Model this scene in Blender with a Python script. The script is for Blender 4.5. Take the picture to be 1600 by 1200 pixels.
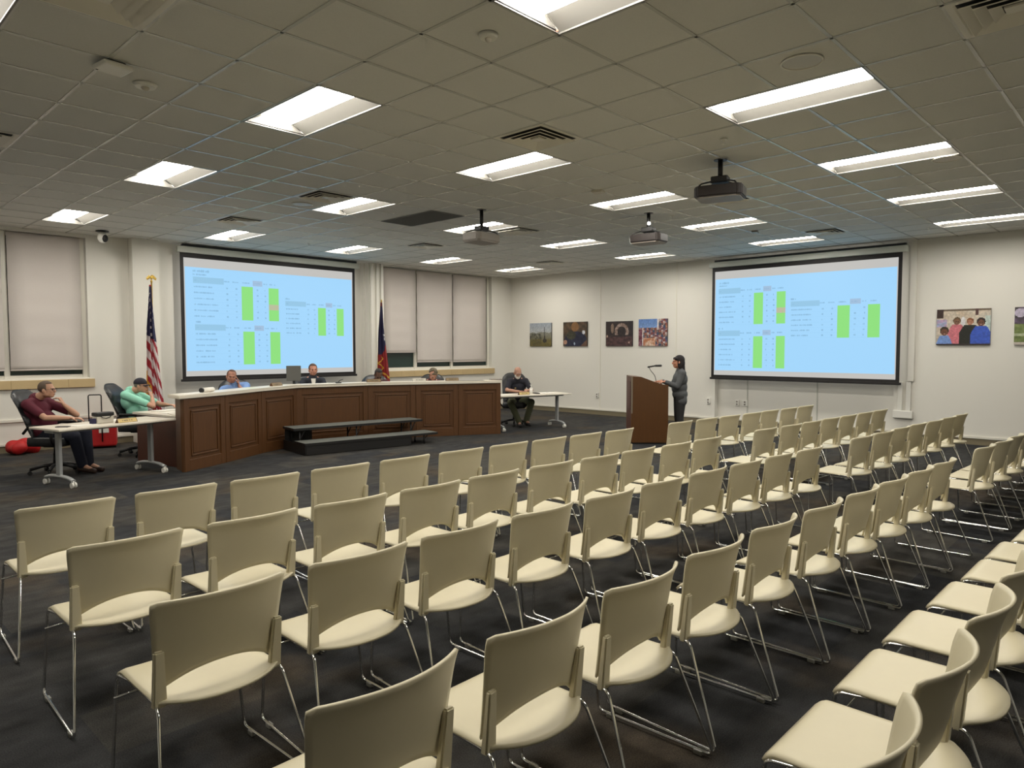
import bpy, bmesh, math, random
from mathutils import Vector, Matrix, noise
random.seed(7)
PI = math.pi
sc = bpy.context.scene
C = sc.collection
for o in list(bpy.data.objects): bpy.data.objects.remove(o)

# ------------------------------------------------------------------ camera, world, exposure
CAM_Z = 1.723
H = 3.716            # ceiling height
XB = 14.62           # wall with the pictures
YA = 13.95           # wall with the windows
PITCH, ROLL, YAW = 0.0513, -0.0009, 0.7606
cam_d = bpy.data.cameras.new('camera'); cam = bpy.data.objects.new('camera', cam_d); C.objects.link(cam)
cam_d.sensor_width = 36; cam_d.lens = 1094.2 / 1600 * 36; cam_d.clip_end = 100
fw = Vector((math.cos(YAW)*math.cos(PITCH), math.sin(YAW)*math.cos(PITCH), -math.sin(PITCH)))
rt = Vector((math.sin(YAW), -math.cos(YAW), 0)); up = rt.cross(fw)
rt2 = rt*math.cos(ROLL) + up*math.sin(ROLL); up2 = rt2.cross(fw)
cam.matrix_world = Matrix(((rt2.x, up2.x, -fw.x, 0), (rt2.y, up2.y, -fw.y, 0), (rt2.z, up2.z, -fw.z, CAM_Z), (0, 0, 0, 1)))
sc.camera = cam
w = bpy.data.worlds.new('world'); sc.world = w; w.use_nodes = True
w.node_tree.nodes['Background'].inputs[0].default_value = (0.012, 0.02, 0.025, 1)
w.node_tree.nodes['Background'].inputs[1].default_value = 1
sc.view_settings.view_transform = 'Standard'; sc.view_settings.look = 'None'
sc.view_settings.exposure = 0.6; sc.view_settings.gamma = 1.0; sc.view_settings.use_curve_mapping = False
LENS_POWER = 25.0
LENS_COL = (1.0, 0.95, 0.86)

# ------------------------------------------------------------------ materials
def srgb(r, g, b):
    f = lambda c: c/12.92 if c <= 0.04045 else ((c+0.055)/1.055)**2.4
    return (f(r/255), f(g/255), f(b/255), 1)
def mat(name, col, rough=0.6, metal=0.0, nscale=0, namt=0.0, bump=0.0, bscale=200, spec=0.5, emit=None, estr=0, alpha=1, trans=0, coat=0):
    m = bpy.data.materials.new(name); m.use_nodes = True
    nt = m.node_tree; b = nt.nodes['Principled BSDF']
    b.inputs['Base Color'].default_value = col; b.inputs['Roughness'].default_value = rough
    b.inputs['Metallic'].default_value = metal; b.inputs['Specular IOR Level'].default_value = spec
    b.inputs['Transmission Weight'].default_value = trans; b.inputs['Coat Weight'].default_value = coat
    if emit: b.inputs['Emission Color'].default_value = emit; b.inputs['Emission Strength'].default_value = estr
    tc = nt.nodes.new('ShaderNodeTexCoord')
    if namt > 0:
        n = nt.nodes.new('ShaderNodeTexNoise'); n.inputs['Scale'].default_value = nscale; n.inputs['Detail'].default_value = 4
        nt.links.new(tc.outputs['Object'], n.inputs['Vector'])
        mx = nt.nodes.new('ShaderNodeMix'); mx.data_type = 'RGBA'
        mx.inputs[6].default_value = tuple(max(0, c*(1-namt)) for c in col[:3]) + (1,)
        mx.inputs[7].default_value = tuple(min(1, c*(1+namt)) for c in col[:3]) + (1,)
        nt.links.new(n.outputs['Fac'], mx.inputs[0]); nt.links.new(mx.outputs[2], b.inputs['Base Color'])
    if bump > 0:
        n2 = nt.nodes.new('ShaderNodeTexNoise'); n2.inputs['Scale'].default_value = bscale; n2.inputs['Detail'].default_value = 3
        nt.links.new(tc.outputs['Object'], n2.inputs['Vector'])
        bp = nt.nodes.new('ShaderNodeBump'); bp.inputs['Strength'].default_value = bump; bp.inputs['Distance'].default_value = 0.01
        nt.links.new(n2.outputs['Fac'], bp.inputs['Height']); nt.links.new(bp.outputs['Normal'], b.inputs['Normal'])
    return m
def mat_attr(name, rough=0.6, emit=0.0):
    m = bpy.data.materials.new(name); m.use_nodes = True
    nt = m.node_tree; b = nt.nodes['Principled BSDF']; b.inputs['Roughness'].default_value = rough
    a = nt.nodes.new('ShaderNodeAttribute'); a.attribute_name = 'Col'
    nt.links.new(a.outputs['Color'], b.inputs['Base Color'])
    return m
def mat_wood(name, c1, c2, rough=0.45):
    m = mat(name, c1, rough); nt = m.node_tree; b = nt.nodes['Principled BSDF']
    tc = nt.nodes.new('ShaderNodeTexCoord'); mp = nt.nodes.new('ShaderNodeMapping')
    mp.inputs['Scale'].default_value = (9, 9, 0.9)
    n = nt.nodes.new('ShaderNodeTexNoise'); n.inputs['Scale'].default_value = 4; n.inputs['Detail'].default_value = 6; n.inputs['Distortion'].default_value = 0.6
    mx = nt.nodes.new('ShaderNodeMix'); mx.data_type = 'RGBA'; mx.inputs[6].default_value = c1; mx.inputs[7].default_value = c2
    nt.links.new(tc.outputs['Object'], mp.inputs[0]); nt.links.new(mp.outputs[0], n.inputs['Vector'])
    nt.links.new(n.outputs['Fac'], mx.inputs[0]); nt.links.new(mx.outputs[2], b.inputs['Base Color'])
    return m
def mat_carpet():
    m = mat('carpet', srgb(62, 62, 62), 0.95, spec=0.1); nt = m.node_tree; b = nt.nodes['Principled BSDF']
    tc = nt.nodes.new('ShaderNodeTexCoord')
    br = nt.nodes.new('ShaderNodeTexBrick'); br.inputs['Scale'].default_value = 1.0
    br.inputs['Brick Width'].default_value = 0.92; br.inputs['Row Height'].default_value = 0.46; br.inputs['Mortar Size'].default_value = 0.0
    br.inputs['Color1'].default_value = srgb(55, 56, 58); br.inputs['Color2'].default_value = srgb(74, 72, 68)
    br.inputs['Mortar'].default_value = srgb(50, 50, 52); br.inputs['Bias'].default_value = -0.1
    n = nt.nodes.new('ShaderNodeTexNoise'); n.inputs['Scale'].default_value = 0.9; n.inputs['Detail'].default_value = 5
    mp = nt.nodes.new('ShaderNodeMapping'); mp.inputs['Scale'].default_value = (1, 1.7, 1)
    n2 = nt.nodes.new('ShaderNodeTexNoise'); n2.inputs['Scale'].default_value = 5; n2.inputs['Detail'].default_value = 6
    fine = nt.nodes.new('ShaderNodeTexNoise'); fine.inputs['Scale'].default_value = 160; fine.inputs['Detail'].default_value = 2
    nt.links.new(tc.outputs['Object'], br.inputs['Vector']); nt.links.new(tc.outputs['Object'], n.inputs['Vector'])
    nt.links.new(tc.outputs['Object'], mp.inputs[0]); nt.links.new(mp.outputs[0], n2.inputs['Vector'])
    nt.links.new(tc.outputs['Object'], fine.inputs['Vector'])
    r1 = nt.nodes.new('ShaderNodeMapRange'); r1.inputs[1].default_value = .52; r1.inputs[2].default_value = .66
    nt.links.new(n.outputs['Fac'], r1.inputs[0])
    m1 = nt.nodes.new('ShaderNodeMix'); m1.data_type = 'RGBA'
    nt.links.new(r1.outputs[0], m1.inputs[0]); nt.links.new(br.outputs['Color'], m1.inputs[6]); m1.inputs[7].default_value = srgb(78, 70, 60)
    m2 = nt.nodes.new('ShaderNodeMix'); m2.data_type = 'RGBA'; m2.blend_type = 'MULTIPLY'; m2.inputs[0].default_value = 0.75
    r2 = nt.nodes.new('ShaderNodeMapRange'); r2.inputs[1].default_value = .3; r2.inputs[2].default_value = .7; r2.inputs[3].default_value = .55; r2.inputs[4].default_value = 1.25
    nt.links.new(n2.outputs['Fac'], r2.inputs[0]); nt.links.new(m1.outputs[2], m2.inputs[6]); nt.links.new(r2.outputs[0], m2.inputs[7])
    m3 = nt.nodes.new('ShaderNodeMix'); m3.data_type = 'RGBA'; m3.blend_type = 'MULTIPLY'; m3.inputs[0].default_value = 0.8
    r3 = nt.nodes.new('ShaderNodeMapRange'); r3.inputs[1].default_value = .3; r3.inputs[2].default_value = .7; r3.inputs[3].default_value = .5; r3.inputs[4].default_value = 1.3
    nt.links.new(fine.outputs['Fac'], r3.inputs[0]); nt.links.new(m2.outputs[2], m3.inputs[6]); nt.links.new(r3.outputs[0], m3.inputs[7])
    nt.links.new(m3.outputs[2], b.inputs['Base Color'])
    bp = nt.nodes.new('ShaderNodeBump'); bp.inputs['Strength'].default_value = .6; bp.inputs['Distance'].default_value = .01
    nt.links.new(fine.outputs['Fac'], bp.inputs['Height']); nt.links.new(bp.outputs['Normal'], b.inputs['Normal'])
    return m

M = dict(
    wall=mat('wall_paint', srgb(226, 223, 214), 0.75, nscale=1.2, namt=.02, bump=.04, bscale=150),
    recess=mat('recess_paint', srgb(190, 190, 180), 0.8, nscale=2, namt=.03),
    tile=mat('ceiling_tile', srgb(214, 213, 207), 0.9, nscale=90, namt=.06, bump=.15, bscale=220),
    tbar=mat('ceiling_grid_paint', srgb(202, 202, 196), 0.26),
    base=mat('baseboard_vinyl', srgb(128, 118, 94), 0.5, nscale=3, namt=.05),
    white=mat('white_paint', srgb(226, 222, 210), 0.45),
    sill=mat('sill_tile', srgb(196, 172, 128), 0.5, nscale=3, namt=.08),
    blind=mat('blind_fabric', srgb(208, 200, 194), 0.9, nscale=60, namt=.04, bump=.1, bscale=300),
    glass=mat('night_glass', srgb(34, 54, 50), 0.12, nscale=1.5, namt=.3),
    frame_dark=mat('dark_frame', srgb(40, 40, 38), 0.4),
    carpet=mat_carpet(),
    shell=mat('chair_shell', srgb(204, 195, 166), 0.42, nscale=25, namt=.02, bump=.03, bscale=500),
    chrome=mat('chrome', (0.75, 0.75, 0.74, 1), 0.12, 1.0),
    glide=mat('clear_glide', srgb(150, 148, 140), 0.25),
    wood=mat_wood('dais_wood', srgb(74, 46, 24), srgb(98, 64, 34), .4),
    wood_dark=mat_wood('dark_red_wood', srgb(62, 28, 14), srgb(82, 38, 20), .45),
    lect=mat_wood('lectern_wood', srgb(76, 46, 18), srgb(92, 58, 24), .38),
    laminate=mat('laminate_top', srgb(222, 214, 198), 0.35, nscale=40, namt=.02),
    black=mat('black_plastic', srgb(28, 27, 27), 0.45),
    leather=mat('black_leather', srgb(34, 35, 37), 0.4, nscale=8, namt=.2, bump=.12, bscale=60),
    grey_metal=mat('grey_powder_coat', srgb(170, 172, 172), 0.35, .3),
    border=mat('screen_border', srgb(24, 20, 20), 0.6),
    casing=mat('screen_casing', srgb(206, 208, 198), 0.4),
    proj=mat('projector_body', srgb(44, 38, 36), 0.4, nscale=10, namt=.1),
    projlight=mat('projector_body_pale', srgb(128, 120, 110), 0.45),
    riser_top=mat('riser_carpet', srgb(88, 90, 84), 0.9, nscale=80, namt=.15),
    red=mat('red_nylon', srgb(178, 22, 24), 0.55, nscale=9, namt=.15),
    paper=mat('paper', srgb(236, 232, 222), 0.7),
    brass=mat('brass_plate', srgb(196, 172, 110), 0.5, .2),
    gold=mat('gold', srgb(214, 180, 90), 0.3, .8),
    plate_tan=mat('plate_tan', srgb(132, 112, 78), 0.5),
    grey_strip=mat('grey_strip', srgb(120, 108, 92), 0.5),
    plaque=mat('dark_plaque', srgb(84, 52, 46), 0.5, nscale=12, namt=.3),
    vent_back=mat('vent_back', srgb(58, 56, 52), 0.8),
    beige=mat('beige_plastic', srgb(196, 190, 176), 0.45),
    white_pl=mat('white_plastic', srgb(228, 226, 218), 0.35),
    grille=mat('grille_grey', srgb(96, 96, 92), 0.6),
    dark=mat('dark_void', srgb(18, 18, 18), 0.8),
    attr=mat_attr('print_and_cloth', .7),
    photo=mat_attr('photo_print', .35),
    lens=mat('troffer_lens', (1, 1, 1, 1), 0.5, emit=LENS_COL + (1,), estr=LENS_POWER),
    reflector=mat('troffer_reflector', srgb(112, 110, 105), 0.45),
    led=mat('led_glow', (1, 1, 1, 1), 0.4, emit=(1, .97, .9, 1), estr=4),
    lensglow=mat('projector_lens', (1, 1, 1, 1), 0.3, emit=(1, 1, .95, 1), estr=6),
    redled=mat('red_led', (1, .2, .1, 1), 0.4, emit=(1, .15, .08, 1), estr=2),
)

# ------------------------------------------------------------------ mesh helpers
def obj(name, bm, m, parent=None, smooth=False, kind=None):
    me = bpy.data.meshes.new(name); bm.normal_update(); bm.to_mesh(me); bm.free()
    for x in (m if isinstance(m, (list, tuple)) else [m]): me.materials.append(x)
    if smooth:
        for p in me.polygons: p.use_smooth = True
    o = bpy.data.objects.new(name, me); C.objects.link(o)
    if parent: o.parent = parent
    if kind: o['kind'] = kind
    return o
def thing(name, label, cat, loc=(0, 0, 0), rz=0, group=None):
    o = bpy.data.objects.new(name, None); C.objects.link(o)
    o.location = loc; o.rotation_euler = (0, 0, rz); o['label'] = label; o['category'] = cat
    o.empty_display_size = .1
    if group: o['group'] = group
    return o
def tag(o, label, cat, group=None):
    o['label'] = label; o['category'] = cat
    if group: o['group'] = group
    return o
def box(bm, x0, x1, y0, y1, z0, z1, mi=0, bev=0, mtx=None):
    t = bmesh.new(); bmesh.ops.create_cube(t, size=1)
    for v in t.verts:
        v.co = Vector(((x0+x1)/2 + v.co.x*(x1-x0), (y0+y1)/2 + v.co.y*(y1-y0), (z0+z1)/2 + v.co.z*(z1-z0)))
    if bev > 0: bmesh.ops.bevel(t, geom=list(t.edges), offset=bev, segments=2, affect='EDGES', profile=.5)
    merge(bm, t, mi, mtx)
def merge(bm, t, mi=0, mtx=None, smooth=None):
    if mtx is not None: bmesh.ops.transform(t, matrix=mtx, verts=t.verts)
    vm = [bm.verts.new(v.co) for v in t.verts]
    t.verts.index_update()
    for f in t.faces:
        try:
            nf = bm.faces.new([vm[v.index] for v in f.verts]); nf.material_index = mi
            nf.smooth = f.smooth if smooth is None else smooth
        except ValueError: pass
    t.free()
def B(*a, **k):
    bm = bmesh.new(); box(bm, *a, **k); return bm
def cyl(bm, p0, p1, r0, r1=None, seg=16, mi=0, caps=True):
    r1 = r0 if r1 is None else r1
    p0, p1 = Vector(p0), Vector(p1); d = (p1-p0); L = d.length
    t = bmesh.new(); bmesh.ops.create_cone(t, cap_ends=caps, segments=seg, radius1=r0, radius2=r1, depth=L)
    q = Vector((0, 0, 1)).rotation_difference(d.normalized())
    for f in t.faces: f.smooth = len(f.verts) == 4
    merge(bm, t, mi, Matrix.Translation((p0+p1)/2) @ q.to_matrix().to_4x4())
def ell(bm, c, r, rot=None, seg=16, mi=0):
    t = bmesh.new(); bmesh.ops.create_uvsphere(t, u_segments=seg, v_segments=max(6, seg//2+2), radius=1)
    for f in t.faces: f.smooth = True
    mt = Matrix.Translation(Vector(c)) @ (rot.to_4x4() if rot is not None else Matrix.Identity(4)) @ Matrix.Diagonal((r[0], r[1], r[2], 1))
    merge(bm, t, mi, mt)
def cap(bm, p0, p1, r0, r1=None, seg=12):
    r1 = r0 if r1 is None else r1
    cyl(bm, p0, p1, r0, r1, seg); ell(bm, p0, (r0,)*3, seg=seg); ell(bm, p1, (r1,)*3, seg=seg)
def fillet(pts, r, n=5, closed=False):
    out = []; N = len(pts); pts = [Vector(p) for p in pts]
    for i, p in enumerate(pts):
        if not closed and i in (0, N-1): out.append(p); continue
        a, b = pts[i-1], pts[(i+1) % N]
        da, db = (a-p), (b-p); rr = min(r, da.length*.45, db.length*.45)
        s, e = p+da.normalized()*rr, p+db.normalized()*rr
        for k in range(n+1):
            t = k/n; out.append(s*(1-t)**2 + p*2*t*(1-t) + e*t*t)
    return out
def tube(bm, pts, r, seg=8, closed=False, mi=0, flat=1.0):
    pts = [Vector(p) for p in pts]; N = len(pts); rings = []
    up0 = Vector((0, 0, 1))
    prev = None
    for i, p in enumerate(pts):
        if closed: d = (pts[(i+1) % N]-pts[i-1]).normalized()
        else: d = (pts[min(i+1, N-1)]-pts[max(i-1, 0)]).normalized()
        if prev is None:
            u = d.cross(up0)
            if u.length < .1: u = d.cross(Vector((1, 0, 0)))
            u.normalize()
        else:
            u = (prev - d*prev.dot(d)).normalized()
        prev = u; v = d.cross(u)
        rings.append([bm.verts.new(p + (u*math.cos(2*PI*k/seg)*flat + v*math.sin(2*PI*k/seg))*r) for k in range(seg)])
    for i in range(N if closed else N-1):
        a, b = rings[i], rings[(i+1) % N]
        for k in range(seg):
            f = bm.faces.new((a[k], a[(k+1) % seg], b[(k+1) % seg], b[k])); f.smooth = True; f.material_index = mi
    if not closed:
        for rg in (list(reversed(rings[0])), rings[-1]):
            f = bm.faces.new(rg); f.material_index = mi
def prism(bm, poly, z0, z1, mi=0):
    a = [bm.verts.new((x, y, z0)) for x, y in poly]; b = [bm.verts.new((x, y, z1)) for x, y in poly]
    n = len(poly)
    fs = [bm.faces.new(list(reversed(a))), bm.faces.new(b)]
    for i in range(n): fs.append(bm.faces.new((a[i], a[(i+1) % n], b[(i+1) % n], b[i])))
    for f in fs: f.material_index = mi
def grid(bm, nu, nv, fn, mi=0, smooth=True):
    vs = [[bm.verts.new(fn(i/nu, j/nv)) for j in range(nv+1)] for i in range(nu+1)]
    fs = []
    for i in range(nu):
        for j in range(nv):
            f = bm.faces.new((vs[i][j], vs[i+1][j], vs[i+1][j+1], vs[i][j+1])); f.smooth = smooth; f.material_index = mi; fs.append((f, (i+.5)/nu, (j+.5)/nv))
    return fs
def solidify(bm, th):
    bm.normal_update(); bmesh.ops.solidify(bm, geom=list(bm.faces), thickness=th)
def dup(root, loc, rz, label, group=None):
    r = root.copy(); C.objects.link(r); r.location = loc; r.rotation_euler = (0, 0, rz); r['label'] = label
    if group: r['group'] = group
    for ch in list(root.children):
        c = ch.copy(); C.objects.link(c); c.parent = r
        for g in list(ch.children):
            d = g.copy(); C.objects.link(d); d.parent = c
    return r
def struct(name, bm, m, parent=None):
    o = obj(name, bm, m, parent)
    if not parent: o['kind'] = 'structure'
    return o
ORD = ['first', 'second', 'third', 'fourth', 'fifth', 'sixth', 'seventh', 'eighth', 'ninth', 'tenth', 'eleventh', 'twelfth']

# ------------------------------------------------------------------ room shell
X0, Y0 = -3.3, -5.4
struct('floor', B(X0-.1, XB+.3, Y0-.1, YA+.4, -.1, 0), M['carpet'])
T = .62; GX, GY = 2.90, 4.79
fx_rows = {-1.41: (0, 1),  1.69: range(-1, 5), 4.79: range(-1, 5), 7.89: range(0, 5), 11.61: range(0, 5)}
fixtures = [(GX+2.48*k, y0) for y0, ks in fx_rows.items() for k in ks if y0 > Y0 and GX+2.48*k > X0]
fixtures += [(.42, 7.89), (.42, 11.61)]
fixtures = sorted(set((round(a, 3), round(b, 3)) for a, b in fixtures))
def in_fix(x, y):
    return any(a < x < a+T and b < y < b+2*T for a, b in fixtures)
bm = bmesh.new()
xs = [GX+T*k for k in range(-11, 20)]; ys = [GY+T*k for k in range(-17, 16)]
xs = [X0-.1] + [x for x in xs if X0 < x < XB] + [XB+.3]; ys = [Y0-.1] + [y for y in ys if Y0 < y < YA] + [YA+.4]
for i in range(len(xs)-1):
    for j in range(len(ys)-1):
        a, b, c, d = xs[i], xs[i+1], ys[j], ys[j+1]
        if in_fix((a+b)/2, (c+d)/2): continue
        f = bm.faces.new([bm.verts.new(v) for v in ((a, c, H), (a, d, H), (b, d, H), (b, c, H))]); f.material_index = 0
        # lay-in cells framed by grid bars
for x in xs[1:-1]:
    seg0 = None
    for j in range(len(ys)-1):
        if not in_fix(x-.01, (ys[j]+ys[j+1])/2) or not in_fix(x+.01, (ys[j]+ys[j+1])/2):
            box(bm, x-.012, x+.012, ys[j], ys[j+1], H-.005, H+.03, 1)
for y in ys[1:-1]:
    for i in range(len(xs)-1):
        xm = (xs[i]+xs[i+1])/2
        if not (in_fix(xm, y-.01) and in_fix(xm, y+.01)):
            box(bm, xs[i], xs[i+1], y-.012, y+.012, H-.005, H+.03, 1)
box(bm, X0-.1, XB+.3, Y0-.1, YA+.4, H+.2, H+.25, 0)
struct('ceiling', bm, [M['tile'], M['tbar']])

# wall A (windows, left screen): pieces around the window openings and the recess
W1 = (1.10, 3.82, 1.20, 3.66); W2 = (10.13, 13.84, 1.17, 3.70)
R1 = (5.28, 9.60)
bm = bmesh.new()
def wa(x0, x1, z0, z1, y=YA, th=.3): box(bm, x0, x1, y, y+th, z0, z1)
wa(X0-.1, W1[0], 0, H+.1); wa(W1[0], W1[1], 0, W1[2]); wa(W1[0], W1[1], W1[3], H+.1)
wa(W1[1], R1[0], 0, H+.1); wa(R1[0], R1[1], 0, H+.1, YA+.12, .18); wa(R1[1], W2[0], 0, H+.1)
wa(W2[0], W2[1], 0, W2[2]); wa(W2[0], W2[1], W2[3], H+.1); wa(W2[1], XB+.3, 0, H+.1)
box(bm, 4.50, 4.95, YA-.22, YA, 0, H+.1)
box(bm, 9.64, 10.03, YA-.16, YA, 0, H+.1)
for xx in (9.70, 9.86, 9.99): box(bm, xx-.035, xx+.035, YA-.20, YA-.16, 0, H)
struct('wall_front', bm, M['wall'])
bm = bmesh.new()
box(bm, XB, XB+.3, Y0-.1, 3.90, 0, H+.1); box(bm, XB+.10, XB+.3, 3.90, 7.55, 0, H+.1); box(bm, XB, XB+.3, 7.55, YA, 0, H+.1)
box(bm, XB-.05, XB, 7.55, 7.93, 0, H); box(bm, XB-.05, XB, 3.56, 3.66, 1.10, H)
struct('wall_right', bm, M['wall'])
struct('wall_back', B(X0-.1, XB+.3, Y0-.3, Y0-.1, 0, H+.1), M['wall'])
struct('wall_left', B(X0-.3, X0-.1, Y0-.3, YA+.3, 0, H+.1), M['wall'])
# baseboards with a pale cap strip
def baseA(x0, x1, y=YA):
    box(bm, x0, x1, y-.012, y, 0, .115, 0); box(bm, x0, x1, y-.03, y, .115, .15, 1)
bm = bmesh.new(); baseA(X0, 4.5); baseA(4.5, 4.95, YA-.22); baseA(4.95, R1[0]); baseA(R1[0], R1[1], YA+.12); baseA(R1[1], 9.64); baseA(10.03, XB)
struct('baseboard_front', bm, [M['base'], M['white']])
bm = bmesh.new()
for y0, y1, dx in ((Y0, 3.56, 0), (3.56, 3.90, 0), (3.90, 7.55, -.10), (7.55, 7.93, .05), (7.93, YA-.03, 0)):
    box(bm, XB-dx-.012, XB-dx, y0, y1, 0, .115, 0); box(bm, XB-dx-.03, XB-dx, y0, y1, .115, .15, 1)
struct('baseboard_right', bm, [M['base'], M['white']])
# thin vertical joints in the picture wall
for i, y in enumerate((10.78, 8.58, 5.35, 6.85)):
    dx = 0 if i < 2 else -.10
    struct('trim_%d' % (i+1), B(XB-dx-.012, XB-dx, y-.012, y+.012, .15, H if i < 2 else 1.3), M['white'] if i < 2 else M['recess'])
# surface conduit along the window wall
bm = bmesh.new(); box(bm, X0, 4.50, YA-.035, YA, .50, .55, 0, .006)
o = struct('trim_5', bm, M['white'])

# windows ------------------------------------------------------------
def window(n, W, panes, sillx):
    bm = bmesh.new(); y = YA+.14
    box(bm, W[0], W[1], y, y+.06, W[2], W[2]+.07); box(bm, W[0], W[1], y, y+.06, W[3]-.05, W[3])
    for x in [W[0]+.03] + [p[1] for p in panes[:-1]] + [W[1]-.03]:
        box(bm, x-.04, x+.04, y-.02, y+.06, W[2], W[3])
    box(bm, W[0], W[1], YA+.02, y+.06, W[2]-.02, W[2]+.015)
    fr = obj('window_%d' % n, bm, M['white']); fr['kind'] = 'structure'
    for p in panes:
        obj('pane', B(p[0]+.03, p[1]-.03, y+.03, y+.045, W[2]+.06, W[3]-.05), M['glass'], fr)
        obj('pane_edge', B(p[0]+.035, p[1]-.035, y+.018, y+.03, W[2]+.065, W[2]+.08), M['frame_dark'], fr)
    bm = bmesh.new(); k = int((sillx[1]-sillx[0])/.45)+1
    for i in range(k):
        a = sillx[0]+(sillx[1]-sillx[0])*i/k; b = sillx[0]+(sillx[1]-sillx[0])*(i+1)/k
        box(bm, a+.001, b-.001, YA-.05, YA+.14, W[2]-.155, W[2]-.01, bev=.004)
    obj('window_sill', bm, M['sill'], fr)
window(1, W1, [(W1[0], 2.64), (2.64, W1[1])], (W1[0]-.1, W1[1]+.07))
window(2, W2, [(W2[0], 11.23), (11.23, 12.45), (12.45, W2[1])], (W2[0]+.12, W2[1]+.07))
def blind(x0, x1, zb, zt, label):
    t = thing('roller_blind', label, 'blind', ((x0+x1)/2, YA+.07, zt), 0, 'roller blinds on the window wall')
    w2 = (x1-x0)/2
    bm = bmesh.new(); grid(bm, 4, 30, lambda u, v: (-w2+u*2*w2, .004*math.sin(v*40), -(zt-zb)*v), smooth=True); solidify(bm, .002)
    obj('blind_fabric', bm, M['blind'], t)
    bm = bmesh.new(); cyl(bm, (-w2, .0, -(zt-zb)), (w2, 0, -(zt-zb)), .012, seg=10); obj('bottom_bar', bm, M['blind'], t)
    bm = bmesh.new(); cyl(bm, (-w2, .03, -.03), (w2, .03, -.03), .028, seg=12); obj('roller', bm, M['white'], t)
blind(2.68, 3.74, 1.36, 3.64, 'wide grey roller blind lowered over the window behind the man in the maroon shirt')
blind(1.16, 2.60, 1.36, 3.64, 'grey roller blind at the far left edge beside the wide blind')
blind(10.19, 11.20, 1.62, 3.68, 'grey roller blind nearest the blue and red flag, stopping higher than its neighbours')
blind(11.24, 12.43, 1.37, 3.68, 'middle grey roller blind of the three by the room corner')
blind(12.46, 13.68, 1.36, 3.68, 'rightmost grey roller blind beside the room corner')

# ------------------------------------------------------------------ ceiling lights
def troffer():
    t = thing('ceiling_light', 'x', 'ceiling light', (0, 0, H), 0, 'recessed fluorescent ceiling lights')
    W, L, D = .59, 1.21, .085
    bm = bmesh.new()
    # side reflectors: curved pans rising from the rim to the lens
    for s in (-1, 1):
        def fn(u, v, s=s):
            x = .295 - u*.165; z = D*math.sin(u*PI/2)*.95
            return (s*x, -L/2+v*L, z+.002)
        grid(bm, 6, 1, fn)
    for s in (-1, 1):
        vs = [(-.295, s*L/2, .002), (.295, s*L/2, .002), (.13, s*(L/2), D), (-.13, s*(L/2), D)]
        bm.faces.new([bm.verts.new(v) for v in vs])
    obj('reflector', bm, M['reflector'], t)
    bm = bmesh.new()
    box(bm, -.305, -.292, -L/2-.006, L/2+.006, -.006, .01); box(bm, .292, .305, -L/2-.006, L/2+.006, -.006, .01)
    box(bm, -.305, .305, -L/2-.012, -L/2, -.006, .01); box(bm, -.305, .305, L/2, L/2+.012, -.006, .01)
    obj('rim', bm, M['reflector'], t)
    bm = bmesh.new(); n = 8; Ll = L-.035
    def arc(k): a = PI*k/n; return (-math.cos(a)*.135, D-.005-math.sin(a)*.062)
    for k in range(n):
        (xa, za), (xb, zb) = arc(k), arc(k+1)
        f = bm.faces.new([bm.verts.new(v) for v in ((xa, -Ll/2, za), (xa, Ll/2, za), (xb, Ll/2, zb), (xb, -Ll/2, zb))])
    for s in (-1, 1):
        vs = [bm.verts.new((arc(k)[0], s*Ll/2, arc(k)[1])) for k in range(n+1)]
        bm.faces.new(vs if s > 0 else list(reversed(vs)))
    bmesh.ops.remove_doubles(bm, verts=bm.verts, dist=.0005); bmesh.ops.recalc_face_normals(bm, faces=bm.faces)
    obj('lens', bm, M['lens'], t)
    return t
rows_y = sorted(set(b for a, b in fixtures))
names_row = {11.61: 'farthest row by the window wall', 7.89: 'second row from the window wall', 4.79: 'third row from the window wall', 1.69: 'row crossing above the right-hand chairs'}
first = True
for a, b in fixtures:
    if b < 0 and False: continue
    k = round((a-GX)/2.48)+1
    rn = names_row.get(b, 'unseen row behind the camera')
    if b in names_row:
        lab = 'glowing recessed ceiling light, %s from the left in the %s' % (ORD[max(k, 0) if b > 6 else max(k+1, 0)], rn)
    else:
        lab = 'recessed ceiling light behind the camera, column %s, depth %.0f m' % (ORD[k+2], -b)
    pos = (a+T/2, b+T, H)
    if first: t0 = troffer(); t0.location = pos; t0['label'] = lab; first = False
    else: dup(t0, pos, 0, lab)
bm = bmesh.new(); ell(bm, (3.45, 2.89, H-.008), (.006, .006, .006), seg=8)
tag(obj('indicator_lamp', bm, M['redled']), 'tiny red indicator on the corner of the ceiling light at top centre', 'indicator')

# ------------------------------------------------------------------ ceiling furniture
def diffuser(cx, cy, label):
    t = thing('air_diffuser', label, 'air vent', (cx, cy, H), 0, 'square ceiling air diffusers')
    bm = bmesh.new()
    def ring(r0, r1, z0, z1):
        a = [bm.verts.new((sx*r0, sy*r0, z0)) for sx, sy in ((-1, -1), (1, -1), (1, 1), (-1, 1))]
        b = [bm.verts.new((sx*r1, sy*r1, z1)) for sx, sy in ((-1, -1), (1, -1), (1, 1), (-1, 1))]
        for k in range(4): bm.faces.new((a[k], a[(k+1) % 4], b[(k+1) % 4], b[k]))
    ring(.305, .27, -.006, -.006); ring(.27, .255, -.006, -.002)
    obj('frame', bm, M['white'], t)
    bm = bmesh.new()
    for r in (.245, .18, .115):
        ring(r, r-.055, -.028, -.003); ring(r, r+.004, -.028, -.022)
    obj('louvre', bm, M['white'], t)
    obj('core', B(-.05, .05, -.05, .05, -.02, -.004, bev=.003), M['white'], t)
    obj('backing', B(-.255, .255, -.255, .255, -.0035, -.002), M['vent_back'], t)
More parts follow.
